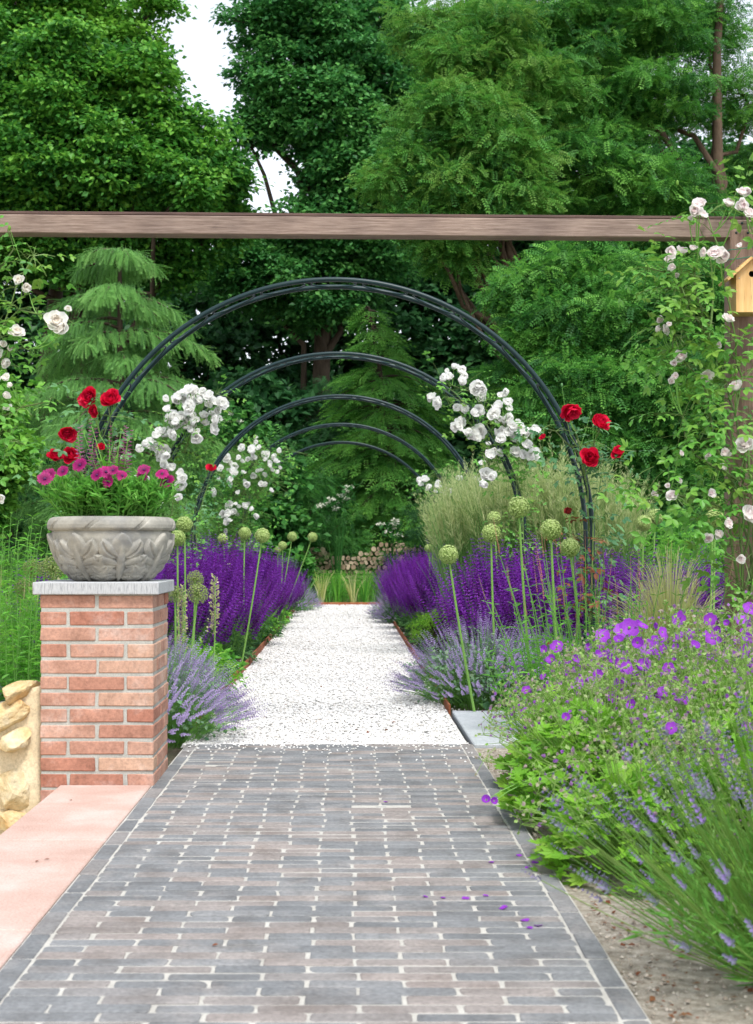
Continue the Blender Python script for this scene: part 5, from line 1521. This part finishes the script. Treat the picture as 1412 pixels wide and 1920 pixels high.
# iris tufts at the path end
for (px, py, D, lab) in ((572, 1128, 23.4, "sword leaved iris tuft at the path end, leftmost beside the far catmint"), (603, 1130, 23.5, "sword leaved iris tuft at the path end with straw tipped leaves"), (632, 1132, 23.4, "sword leaved iris tuft standing in the middle of the path end"), (662, 1132, 23.5, "sprawling iris tuft with yellowed leaves at the path end"), (684, 1130, 23.4, "dark iris tuft at the path end, rightmost under the right purple sage")):
    rg = np.random.default_rng(int(px)); b0 = A([(px - VX) * D / F, D, GZ]); n = 26
    root = empty("iris", b0, lab, "iris plant", "iris tufts at the end of the path")
    a_ = rg.uniform(0, 6.28, n); o_ = np.stack([np.cos(a_), np.sin(a_) * .6, np.zeros(n)], 1)
    hh = .62 * rg.uniform(.5, 1, n)
    g = G(); g.stems(b0 + o_ * .03, b0 + o_ * .06 + A([0, 0, 1]) * (hh * .7)[:, None], b0 + o_ * (.26 * rg.uniform(.2, 1, n))[:, None] + A([0, 0, 1]) * hh[:, None], .013, .002, 4, 3, np.clip(rg.normal(.4, .3, n), 0, 1), flat=True)
    g.build("leaves", M['stipa'] if px in (603, 662) else M['bright'], root)

# ================================================================== GERANIUMS AND LAVENDER IN THE RIGHT FOREGROUND
GPX = []
def geranium(x, y, r, h, nfl, lab, seed):
    rg = np.random.default_rng(seed)
    root = empty("geranium", (x, y, GZ), lab, "geranium", "violet geraniums in the right foreground")
    b0 = A([x, y, GZ])
    n = int(680 * (r / .4) ** 2)
    d = rvec(rg, n); d[:, 2] = np.abs(d[:, 2]) ** .8
    rr = rg.uniform(.55, 1, n) ** .5
    pos = b0 + d * rr[:, None] * A([r, r, h * .80]) + A([0, 0, .03])
    g = G(); g.stems(np.repeat(b0[None], n, 0) + d * A([.3, .3, 0]) * r, b0 + d * rr[:, None] * A([.5 * r, .5 * r, h * .55]), pos, .0022, .0015, 3, 3, .5)
    gl = G()
    nn = nrm(d * .6 + A([0, -.15, .8]) + rvec(rg, n) * .45)
    gl.scatter(T_PALM, pos, frames(nrm(d * A([1, 1, .1]) + rvec(rg, n) * .5), nn), .072 * rg.uniform(.6, 1.2, n), np.clip(rg.normal(.45, .2, n) + .12 * (rr - .8), 0, 1))
    # flower stalks with sticky, half finished buds
    m_ = int(190 * (r / .4) ** 2)
    a_ = rg.uniform(0, 6.28, m_); q = np.sqrt(rg.uniform(0, 1, m_))
    o_ = np.stack([np.cos(a_) * q, np.sin(a_) * q, np.zeros(m_)], 1)
    p2 = b0 + o_ * (r * 1.22) + A([0, 0, 1]) * (h * (1.20 - .66 * q ** 2.2) * rg.uniform(.78, 1.05, m_))[:, None]
    p0 = b0 + o_ * r * .55 + A([0, 0, h * .28])
    g.stems(p0, (p0 + p2) / 2 + A([0, 0, .05]), p2, .0021, .0015, 3, 3, .75)
    gb = G(); tips = []
    for k in range(5):
        dd = nrm(rvec(rg, m_) + A([0, 0, .5])); e = p2 + dd * rg.uniform(.018, .05, (m_, 1))
        g.stems(p2, (p2 + e) / 2, e, .0011, .0009, 1, 3, .7)
        tone = np.clip(rg.normal(.50, .32, m_), 0, 1)
        for w_ in range(3): gb.scatter(T_LEAF, e, frames(nrm(dd + rvec(rg, m_) * .35 + A([0, 0, -.2])), rvec(rg, m_)), .0125 * rg.uniform(.8, 1.4, m_), tone)
        tips.append(e)
    tips = np.concatenate(tips)
    for _ in range(int(nfl * 2.6)):
        ok_ = tips[np.hypot(tips[:, 0] - x, tips[:, 1] - y) < r * .92]; e = ok_[rg.integers(len(ok_))]
        place_mesh("flower", ME_GER[rg.integers(2)], e + A([0, -.01, .012]), nrm(A([rg.normal(-.1, .5), -.75, rg.normal(.55, .35)])), rg.uniform(.034, .050), root, rg)
    g.build("stems", M['gerstem'], root); gl.build("foliage", M['gerleaf'], root); o = gb.build("buds", M['gerbud'], root); o["kind"] = "stuff"
    return root, tips
M['gerleaf'] = leaf_mat("geranium_leaves", [(.075, .185, .016), (.14, .285, .024), (.27, .44, .055)], transl=.4)
spots = [(1.10, 5.95, .33, .48, 5, "violet geranium at the back left of its drift, beside the grey slab"), (1.40, 6.05, .42, .54, 8, "violet geranium at the back of its drift, below the pale feather grass"), (1.85, 6.0, .42, .60, 8, "violet geranium at the back right of its drift, below the pergola post"),
         (.95, 5.3, .37, .50, 6, "violet geranium at the left of its drift, leaning toward the brick path's far end"), (1.36, 5.25, .46, .58, 12, "violet geranium in the middle of its drift, crowded with open flowers"), (1.80, 5.2, .42, .62, 9, "violet geranium cut by the right edge, middle of its drift"),
         (.88, 4.65, .36, .50, 4, "violet geranium with stalks reaching over the path's right border course"), (1.30, 4.5, .44, .54, 4, "leafy green geranium behind the lavender with few flowers"), (.84, 3.98, .30, .38, 1, "low leafy geranium nearest the camera, touching the brick path"), (1.24, 3.95, .38, .46, 1, "leafy geranium just behind the lavender at the right edge")]
for i, s_ in enumerate(spots): geranium(*s_, 130 + i)
# the drift's biggest single blooms
for k, (px, py, sz, D, gi) in enumerate(((1100, 1338, 36, 5.0, 4), (1122, 1326, 26, 5.0, 4), (1180, 1177, 36, 5.6, 1), (1165, 1182, 30, 5.6, 1), (1130, 1192, 30, 5.5, 1), (1215, 1214, 34, 5.3, 4), (1232, 1216, 28, 5.3, 4), (1192, 1292, 28, 5.2, 4), (1208, 1300, 26, 5.2, 4),
                                        (1272, 1160, 26, 5.8, 2), (1392, 1162, 30, 5.7, 2), (1330, 1162, 22, 5.8, 2), (1396, 1220, 28, 5.2, 5), (1292, 1296, 24, 5.1, 4), (1044, 1212, 24, 5.6, 3), (1048, 1280, 16, 5.5, 3), (912, 1500, 22, 4.5, 6), (926, 1502, 18, 4.5, 6), (1172, 1388, 20, 4.9, 4), (1330, 1232, 20, 5.3, 5), (1405, 1140, 24, 5.8, 2))):
    rt = [o_ for o_ in bpy.data.objects if o_.parent is None and o_.get("label") == spots[gi][5]][0]
    c = P(px, py, D); pz = A([rt.location.x, rt.location.y, GZ])
    g = G(); q0 = pz * .55 + A([c[0], c[1], GZ]) * .45 + A([0, 0, .18]); g.stems(q0[None], ((q0 + c) / 2 + A([0, 0, .06]))[None], (c + A([0, .006, -.004]))[None], .0022, .0015, 5, 4, .6); g.build("stem", M['stem'], rt)
    place_mesh("flower", ME_GER[0 if sz > 22 else 1], c, nrm(A([rng.normal(0, .3), -1, rng.normal(.4, .2)])), sz * D / F * 1.0, rt, rng)

rg = np.random.default_rng(151)
LVX, LVY = 1.06, 3.0
root = empty("lavender", (LVX, LVY, GZ), "green lavender bush with grey violet buds in the right bottom corner", "lavender")
n = 760; b0 = A([LVX, LVY, GZ])
a_ = rg.uniform(0, 6.28, n); q = rg.uniform(0, 1, n) ** .55
o_ = np.stack([np.cos(a_) * q, np.sin(a_) * q, np.zeros(n)], 1)
p0 = b0 + o_ * .17 + A([0, 0, .02])
Ls = rg.uniform(.38, .60, n)
el = np.radians(88 - 58 * q ** 1.3 + rg.normal(0, 5, n))
dv = np.stack([np.cos(a_) * np.cos(el), np.sin(a_) * np.cos(el), np.sin(el)], 1)
p2 = p0 + dv * Ls[:, None]; p1 = p0 + (dv * .8 + o_ * .10 - A([0, 0, .02])) * (Ls * .5)[:, None] + A([0, 0, 0.0])
g = G(); g.stems(p0, p1, p2, .0017, .0011, 5, 3, np.clip(rg.normal(.45, .22, n), 0, 1)); g.build("stems", M['lavstem'], root)
d = nrm(p2 - p1); k = rg.uniform(size=n) < .52
g = G(); L = rg.uniform(.035, .07, n)
g.scatter(T_LAVSP, p2[k], frames(d, rvec(rg, n))[k], np.stack([L, L, L], 1)[k] * A([.62, 1, .62]), np.clip(rg.normal(.4, .28, n), 0, 1)[k])
o = g.build("flower_spikes", M['lavender'], root); o["kind"] = "stuff"
m_ = 4200
i_ = rg.integers(0, n, m_); t_ = rg.uniform(.03, .62, m_)[:, None] ** .8
pos = (1 - t_) ** 2 * p0[i_] + 2 * t_ * (1 - t_) * p1[i_] + t_ * t_ * p2[i_]
ld = nrm(d[i_] * .9 + rvec(rg, m_) * .7)
g = G(); g.scatter(T_NEEDLE, pos, frames(ld, rvec(rg, m_)), .058 * rg.uniform(.6, 1.2, m_), np.clip(rg.normal(.42, .2, m_), 0, 1)); g.build("foliage", M['lavleaf'], root)

# fallen petals and leaves on the paving
pm = G(); pm.add([[-.5, -.4, 0], [.5, -.4, .06], [.6, .2, .16], [.1, .55, .05], [-.5, .3, .14], [0, 0, .01]], [A([[5, 0, 1], [5, 1, 2], [5, 2, 3], [5, 3, 4], [5, 4, 0]])], .5)
pme = pm.build("fallen_petal", M['geranium'], mesh_only=True)
lme = None
gm = G(); gm.scatter(T_OVATE, A([[0, -.5, 0]]), Fr((0, 1, .1), (0, .2, 1))[None], 1.0, .4); lme = gm.build("fallen_leaf", M['rusty'], mesh_only=True)
rng = np.random.default_rng(161)
for (px, py) in ((798, 1681), (831, 1683), (873, 1684), (911, 1679), (942, 1703), (985, 1725), (1010, 1735), (993, 1739), (921, 1616), (973, 1604), (990, 1626), (724, 1503), (1003, 1617), (946, 1700)):
    D = F * (EYE - .014) / (py - VY)
    o = bpy.data.objects.new("fallen_petal", pme); COL.objects.link(o)
    o.location = ((px - VX) * D / F, D, .0135); o.rotation_euler = (rng.normal(0, .1), rng.normal(0, .1), rng.uniform(0, 6.28)); s_ = rng.uniform(.013, .020); o.scale = (s_, s_, s_)
    tag(o, "small fallen violet petal lying on the brick path", "petal", "fallen petals on the brick path")
for (px, py, lab) in ((133, 1500, "dark dry leaf speck on the pink coping near the pillar"), (70, 1615, "yellowish dry leaf on the pink coping, left of a dark one"), (88, 1611, "dark dry leaf on the pink coping, right of a yellowish one"), (404, 1772, "reddish dry leaf lying on the dark brick path"), (1196, 1842, "orange dry leaf on the sandy grit in the bottom right")):
    D = F * (EYE - .016) / (py - VY)
    o = bpy.data.objects.new("fallen_leaf", lme); COL.objects.link(o)
    o.location = ((px - VX) * D / F, D, .0165); o.rotation_euler = (rng.normal(0, .15), rng.normal(0, .15), rng.uniform(0, 6.28)); o.scale = (.016, .016, .016)
    tag(o, lab, "leaf")

# ================================================================== WOODPILE
rng = np.random.default_rng(171)
def log_mesh(seed):
    rg = np.random.default_rng(seed); g = G(); n = 12
    t_ = np.linspace(0, 2 * np.pi, n, endpoint=False)
    rad = .5 * (1 + rg.normal(0, .06, n))
    if seed % 2: rad = .5 * np.minimum(1.1, .62 / np.maximum(np.abs(np.cos(t_ - 1 - seed)), .5)) * (1 + rg.normal(0, .03, n))
    ring = np.stack([np.cos(t_) * rad, np.zeros(n), np.sin(t_) * rad], 1)
    V = np.concatenate([ring + A([0, -4.2, 0]), ring + A([0, 4.2, 0]), [[0, -4.2, 0], [0, 4.2, 0]]])
    q = A([(i, (i + 1) % n, n + (i + 1) % n, n + i) for i in range(n)])
    g.add(V, [q], .5, 1)
    g.add(V, [A([(2 * n, (i + 1) % n, i) for i in range(n)]), A([(2 * n + 1, n + i, n + (i + 1) % n) for i in range(n)])], float(rg.uniform()), 0)
    return g.build("firewood_log", [M['logend'], M['logbark']], mesh_only=True)
LOGS = [log_mesh(s_) for s_ in range(6)]
DW = 26.7
def topz(px): return EYE + (VY - np.interp(px, [552, 570, 600, 622, 645, 662, 690, 720, 745, 790, 800], [1022, 1019, 1022, 1034, 1042, 1040, 1030, 1016, 1016, 1022, 1024])) * DW / F
pit = .098; zr = .05; r_i = 0
while zr < 1.2:
    x = (556 - VX) * DW / F + (pit / 2 if r_i % 2 else 0)
    while x < (796 - VX) * DW / F:
        px = VX + x * F / DW
        if zr < topz(px) - .03:
            o = bpy.data.objects.new("firewood_log", LOGS[rng.integers(6)]); COL.objects.link(o)
            s_ = pit * rng.uniform(.82, 1.06)
            o.location = (x + rng.normal(0, .008), DW + .2 + rng.normal(0, .03), zr + rng.normal(0, .006)); o.rotation_euler = (0, rng.uniform(0, 6.28), 0); o.scale = (s_, s_ * .5, s_)
            tag(o, "split log in the long firewood stack beyond the path end", "log", "firewood logs stacked beyond the path")
        x += pit
    zr += pit * .88; r_i += 1

# ================================================================== TREES
def base_of(px, D): return ((px - VX) * D / F, D, GZ)
broad_tree("maple_tree", "big bright green maple filling the upper left behind the cedar", "tree", base_of(120, 31),
           [(100, 190, 130, 29.5), (245, 170, 75, 29.3), (335, 245, 50, 29.5), (50, 330, 110, 29), (160, 300, 90, 28.6), (270, 320, 85, 29), (390, 330, 58, 29.5), (-80, 160, 160, 31), (120, 440, 110, 30), (290, 440, 110, 30.5), (410, 420, 55, 30.5), (-60, 420, 140, 30), (340, 360, 50, 28.6), (408, 275, 26, 29.5), (425, 335, 34, 29.6)],
           150, 17, .50, .13, T_LEAF, M['maple'], M['bark'], 201, .28, P(170, 60, 31), tone=.47, lobe_in=.5, flat=.55)
broad_tree("maple_tree", "pale yellow green treetop above the big maple in the upper left corner", "tree", base_of(60, 32.5),
           [(40, 30, 120, 31.5), (175, 40, 90, 31.8), (285, 15, 32, 31), (90, 110, 80, 31), (-60, 60, 100, 32), (230, 95, 50, 31.2)], 150, 14, .46, .125, T_LEAF, M['palelitmaple'], M['bark'], 220, .25, P(120, 0, 32), tone=.5, lobe_in=.5, flat=.5, spread=.28)
broad_tree("oak_tree", "dark green oak in the middle behind the arches", "tree", base_of(610, 37),
           [(500, 50, 60, 36), (570, 20, 80, 36), (462, 150, 28, 36), (550, 160, 80, 36), (640, 120, 90, 36.5), (500, 235, 36, 36), (468, 268, 34, 36), (535, 250, 34, 36), (630, 230, 80, 36), (710, 60, 70, 37), (615, 320, 50, 36), (690, 330, 80, 36), (585, 420, 50, 36), (660, 450, 110, 36.5), (600, 540, 110, 36.5), (480, 520, 90, 36.5), (760, 180, 90, 37)],
           130, 15, .56, .145, T_LEAF, M['oak'], M['bark'], 202, .32, P(600, 60, 36.5), tone=.42, spread=.26, lobe_in=.5, flat=.6)
broad_tree("locust_tree", "feathery bright green locust with layered sprays right of the middle", "tree", base_of(1030, 28.5),
           [(780, 290, 45, 26), (735, 345, 34, 25.8), (820, 350, 50, 25.8), (850, 200, 60, 26), (800, 215, 34, 26), (765, 400, 45, 26), (910, 250, 60, 26), (960, 300, 50, 25.8), (880, 370, 50, 26), (960, 390, 60, 26), (850, 470, 55, 26.5), (880, 110, 70, 27), (930, 60, 60, 27), (810, 60, 55, 28), (1000, 170, 80, 27), (960, 20, 70, 28), (840, 130, 40, 26.6)],
           60, 14, .46, .25, T_ROBINIA, M['litlocust'], M['bark2'], 203, .16, P(900, 150, 27), tone=.55, flat=.38, spread=.3, lobe_in=.35)
broad_tree("locust_tree", "tall locust with a bare brown trunk showing at the upper right", "tree", base_of(1300, 28.5),
           [(1100, 60, 110, 28), (1210, 30, 110, 28), (1120, 200, 100, 28), (1230, 190, 90, 28), (1090, 330, 100, 27.5), (1200, 350, 95, 27.5), (1330, 60, 80, 29), (1400, 180, 80, 29), (1270, 420, 90, 27.5), (1400, 330, 60, 29.5)],
           60, 10, .48, .25, T_ROBINIA, M['robinia'], M['bark2'], 204, .21, P(1355, -60, 28), tone=.45, flat=.38, spread=.3, lobe_in=.35)
broad_tree("locust_tree", "low spreading locust with branches hanging to the ground at the right", "tree", base_of(1240, 21.5),
           [(1010, 560, 70, 21.5), (1100, 520, 80, 21.5), (1060, 640, 90, 21), (1170, 620, 110, 21), (1280, 580, 100, 21), (1010, 720, 70, 21.5), (1110, 760, 110, 20.5), (1240, 760, 120, 20.5), (1350, 700, 110, 21), (1150, 880, 100, 20.5), (1290, 890, 110, 20.5), (1400, 850, 100, 20.5), (1410, 560, 90, 21.5), (1040, 860, 70, 21)],
           62, 24, .36, .215, T_ROBINIA, M['robinia'], M['bark2'], 205, .14, P(1240, 560, 21.3), tone=.40, flat=.38, spread=.26)

def conifer(name, label, base, topz, trunk_r, tiers, Lfun, zlow, nb, sprays, ssize, hang, outk, rise, droopk, lm, seed, latk=.42, cat="conifer", tone=.45, leanx=0, T=None):
    rg = np.random.default_rng(seed)
    root = empty(name, base, label, cat)
    b0 = A(base, float)
    gt, gc = G(), G()
    tz = np.linspace(0, topz, 10)
    tr = np.stack([b0[0] + leanx * (tz / topz) ** 2, np.full(10, b0[1]), tz], 1)
    gt.tube(tr, np.linspace(trunk_r, .02, 10), 8)
    for k in range(tiers):
        f_ = k / (tiers - 1)
        z = zlow + (topz * .985 - zlow) * f_
        L0 = Lfun(f_)
        for j in range(nb):
            az = 2 * np.pi * (j + .37 * k) / nb + rg.normal(0, .25)
            L = L0 * rg.uniform(.62, 1.18)
            o = A([math.cos(az), math.sin(az), 0]); sd_ = A([-math.sin(az), math.cos(az), 0])
            zz = z + rg.normal(0, .12)
            st = A([np.interp(zz, tz, tr[:, 0]), b0[1], zz])
            def bp(s_): return st + o * (L * s_)[:, None] + A([0, 0, 1]) * ((rise * s_ - droopk * s_ ** 2) * L)[:, None]
            s9 = np.linspace(0, 1, 7)
            gt.tube(bp(s9) - A([0, 0, .035]), np.linspace(trunk_r * .22, .006, 7), 4, cap=False)
            m = max(6, int(sprays * L / max(.3, Lfun(0))))
            s_ = rg.uniform(.12, 1.0, m) ** .8
            u = rg.uniform(-1, 1, m)
            lw = latk * L * np.clip(1.02 - s_, 0, 1) ** .7 * np.clip(s_ * 4, 0, 1) + .06
            p = bp(s_) + sd_ * (u * lw)[:, None] + o * (np.abs(u) * lw * .35)[:, None] - A([0, 0, 1]) * (np.abs(u) ** 1.6 * lw * .38)[:, None]
            hg = hang * np.where(rg.uniform(size=m) < .35, .15, 1.0)
            d = nrm(o * outk + sd_ * (u * .55)[:, None] - A([0, 0, 1]) * hg[:, None] + rvec(rg, m) * .22)
            nn = nrm(A([0, 0, 1]) + o * .4 + rvec(rg, m) * .25)
            tn = np.clip(tone + .22 * (s_ - .6) + rg.normal(0, .16, m) + rg.normal(0, .08), 0, 1)
            gc.scatter(T or T_SPRAY, p, frames(d, nn), ssize * rg.uniform(.6, 1.3, m), tn)
            w_ = T is not None
            if w_:
                d2 = nrm(d + A([0, 0, -1.0]) + rvec(rg, m) * .15)
                gc.scatter(T or T_SPRAY, p + rvec(rg, m) * .05, frames(d2, nn + rvec(rg, m)), ssize * rg.uniform(.5, 1.25, m), tn)
    gt.build("trunk", M['bark'], root, smooth=True)
    gc.build("crown", lm, root)
    return root
bx = base_of(225, 20)
def cedL(f): return np.interp(f, [0, .25, .49, .75, .88, 1], [1.75, 1.8, 1.65, 1.4, .95, .55])
conifer("weeping_cedar", "light green cedar with drooping tiered branches behind the urn", bx, 5.12, .12, 9, cedL, .35, 9, 190, .19, .85, .5, .32, .56, M['cedar'], 211, T=T_TASSEL)
bx = base_of(745, 29.6)
def hemL(f): return np.interp(f, [0, .3, .7, 1], [1.9, 1.75, 1.1, .2])
conifer("hemlock_tree", "green hemlock with feathery arching branches seen through the arches", bx, 6.0, .13, 17, hemL, .5, 10, 92, .30, .35, .9, .35, .62, M['hemlock'], 212, latk=.40, tone=.62, leanx=-.6)
bx = base_of(835, 25.4)
conifer("hemlock_tree", "dark blue green young conifer low behind the far right white roses", bx, 1.75, .06, 9, lambda f: np.interp(f, [0, 1], [.75, .12]), .2, 8, 46, .22, .3, .9, .3, .4, M['oak'], 213, tone=.6)
broad_tree("spruce_like_tree" if False else "background_tree", "yellow green tree sprig cut by the left edge under the maple", "tree", base_of(-70, 17),
           [(-30, 870, 70, 17), (-40, 760, 60, 17), (-60, 960, 60, 17)], 90, 30, .28, .10, T_LEAF, M['maple'], M['bark'], 214, .06, P(-60, 740, 17), tone=.75)

# woodland behind: crowns that come down to the ground
k = 0
for (X_, Y_, H_, R_, lab) in ((-13, 42, 15, 3.4, "dark woodland tree far left behind the maple"), (-8.6, 43, 13.5, 3.2, "dark woodland tree behind the maple's right half"), (-4.9, 41.5, 8.6, 2.7, "shorter dark woodland tree under the sky gap, left one"), (-1.6, 42.5, 8.8, 2.8, "shorter dark woodland tree under the sky gap, behind the oak"),
                              (2.2, 43, 15.5, 3.3, "dark woodland tree behind the hemlock"), (6.2, 42, 16, 3.3, "dark woodland tree behind the bright locust"), (10.4, 43, 13.0, 2.6, "dark woodland tree behind the tall locust"), (14.5, 42, 13, 2.6, "dark woodland tree far right behind the pergola post")):
    D_ = Y_
    pxc = VX + X_ * F / D_
    lob = []
    rg = np.random.default_rng(300 + k)
    z_ = 1.2
    while z_ < H_:
        f_ = z_ / H_
        r_ = R_ * (1.0 - .35 * f_ ** 2)
        for s_ in (-1, 1):
            lob.append((VX + (X_ + s_ * r_ * rg.uniform(.2, .6)) * F / D_, VY - (z_ - EYE) * F / D_, r_ * .62 * F / D_, D_ + rg.uniform(-1.2, 1.2)))
        z_ += R_ * .62
    broad_tree("woodland_tree", lab, "tree", (X_, Y_, GZ), lob, 100, 8, .9, .26, T_LEAF, M['backwood'], M['bark'], 310 + k, .25, (X_, Y_, H_ * .92), "woodland trees behind the garden", tone=.45, twigs=False)
    k += 1
# a lower belt of woodland shrubs, each its own
k = 0
for (px, D, rx, h, lm, tone, lab) in ((30, 25, 1.5, 2.6, 'backwood', .6, "dark shrub at the left edge below the cedar"), (150, 26, 1.6, 2.2, 'backwood', .5, "dark shrub directly behind the urn flowers"), (330, 24.5, 1.3, 2.6, 'shrub', .3, "dark leafy shrub behind the left white rose cascade"),
                                      (440, 26.5, 1.5, 3.4, 'shrub', .38, "leafy elder shrub rising left inside the arches"), (540, 27.5, 1.4, 2.8, 'shrub', .28, "leafy shrub left of the hemlock inside the arches"), (470, 24.8, .6, 1.5, 'shrub', .5, "light leafy shrub behind the far left white roses"),
                                      (630, 31.0, 1.1, 1.65, 'shrub', .62, "fresh green shrub drooping over the dip of the woodpile"), (570, 31.2, 1.2, 1.9, 'shrub', .4, "green shrub behind the left end of the woodpile"), (720, 31.4, 1.3, 1.9, 'backwood', .7, "dark shrub behind the right end of the woodpile"),
                                      (560, 24.4, .14, .9, 'shrub', .35, "narrow ivy green column at the left end of the woodpile"), (900, 25, 1.5, 2.4, 'backwood', .6, "dark shrub behind the feather reed grass, left one"), (1020, 24.5, 1.4, 2.2, 'backwood', .6, "dark shrub behind the feather reed grass, right one"),
                                      (250, 33, 2.2, 4.5, 'backwood', .5, "deep shade shrub behind the cedar"), (470, 33, 2.2, 5.0, 'backwood', .5, "deep shade shrub under the oak, left of the hemlock"), (640, 33.5, 2.2, 5.0, 'backwood', .5, "deep shade shrub behind the hemlock"), (900, 33, 2.2, 5.0, 'backwood', .5, "deep shade shrub under the bright locust"),
                                      (1100, 32, 2.4, 5.0, 'backwood', .5, "deep shade shrub under the tall locust"), (1330, 32, 2.4, 5.0, 'backwood', .5, "deep shade shrub behind the low spreading locust"), (20, 33, 2.4, 4.5, 'backwood', .5, "deep shade shrub under the maple at the left edge"),
                                      (1200, 15.5, .9, 1.3, 'robinia', .3, "leafy green shrub behind the right perennials"), (1380, 15.5, .9, 1.5, 'robinia', .3, "leafy green shrub behind the pergola post")):
    big = rx > 2
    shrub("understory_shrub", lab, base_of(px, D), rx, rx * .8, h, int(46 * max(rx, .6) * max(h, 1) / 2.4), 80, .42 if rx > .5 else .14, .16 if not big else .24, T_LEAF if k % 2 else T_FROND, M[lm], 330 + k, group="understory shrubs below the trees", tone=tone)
    k += 1
# pale umbels of elder in the shade
rng = np.random.default_rng(171)
for (grp, lab) in (([(600, 950), (622, 938), (640, 930), (650, 921), (655, 915), (628, 955), (636, 945), (648, 936), (618, 946)], "white elder umbels in a slanting spray left of the hemlock's foot"), ([(714, 984), (738, 985), (740, 978), (735, 992), (727, 998), (748, 1005)], "white umbels scattered low above the woodpile's right part"), ([(430, 778), (440, 784), (424, 790), (448, 792), (433, 797)], "faint white umbels between the second and third arch at the left")):
    D = 26.2
    b0 = base_of(np.mean([p[0] for p in grp]), D)
    root = empty("elder_flowers", b0, lab, "elder bush", "flowering elder sprays")
    g, gs = G(), G()
    for (px, py) in grp:
        c = P(px, py, D + rng.uniform(-.1, .1))
        gs.stems(A([b0]), ((A(b0) + c) / 2 + A([0, 0, .3]))[None], c[None], .012, .006, 5, 4, .3)
        n = 34
        d = rvec(rng, n) * A([.075, .06, .022])
        g = G(); g.scatter(T_LEAF, c + d + A([0, 0, .02]), frames(rvec(rng, n), A([[0, -.4, .9]]) + rvec(rng, n) * .3), .045, rng.uniform(0, 1, n))
        g.build("flower_umbel", M['umbel'], root)
        gl_n = 14
        gs.scatter(T_LEAF, c + rvec(rng, gl_n) * .14 - A([0, 0, .06]), frames(rvec(rng, gl_n), A([[0, 0, 1]]) + rvec(rng, gl_n) * .4), .12, .2)
    gs.build("stems", M['shrub'], root)
# grass on the woodland floor
rng = np.random.default_rng(181)
n = 9000
yy = rng.uniform(23.3, 36, n); xx = rng.uniform(-9, 9, n)
p0 = np.stack([xx, yy, np.full(n, GZ)], 1); o_ = rvec(rng, n) * A([.1, .1, 0]); hh = rng.uniform(.12, .38, n)
g = G(); g.stems(p0, p0 + A([0, 0, .6]) * hh[:, None], p0 + o_ + A([0, 0, 1]) * hh[:, None], .012, .002, 2, 3, rng.uniform(0, 1, n), flat=True)
o = g.build("grass", M['grasscol']); o["kind"] = "stuff"; tag(o, "rough green grass on the woodland floor beyond the path", "grass")
# low weeds on the bed soil
n = 5200
yy = rng.uniform(6.6, 22.5, n); sd_ = rng.uniform(size=n) < .5
xx = np.where(sd_, -.82 - rng.exponential(.8, n), .62 + rng.exponential(.8, n))
k_ = (np.abs(xx) < 4.5) & ~((xx > .5) & (xx < 1.15) & (yy < 7.95)) & ~((xx < -.7) & (xx > -1.25) & (yy < 5.9))
nn_ = int(k_.sum())
g = G(); g.scatter(T_LEAF, np.stack([xx, yy, np.full(n, GZ) + rng.uniform(.005, .07, n)], 1)[k_], frames(rvec(rng, nn_) * A([1, 1, .3]) + A([0, 0, .2]), A([[0, 0, 1]]) + rvec(rng, nn_) * .5), rng.uniform(.03, .08, nn_), rng.uniform(0, 1, nn_))
o = g.build("ground_cover", M['herb']); o["kind"] = "stuff"; tag(o, "low green weeds covering the soil of the flower beds", "ground cover")
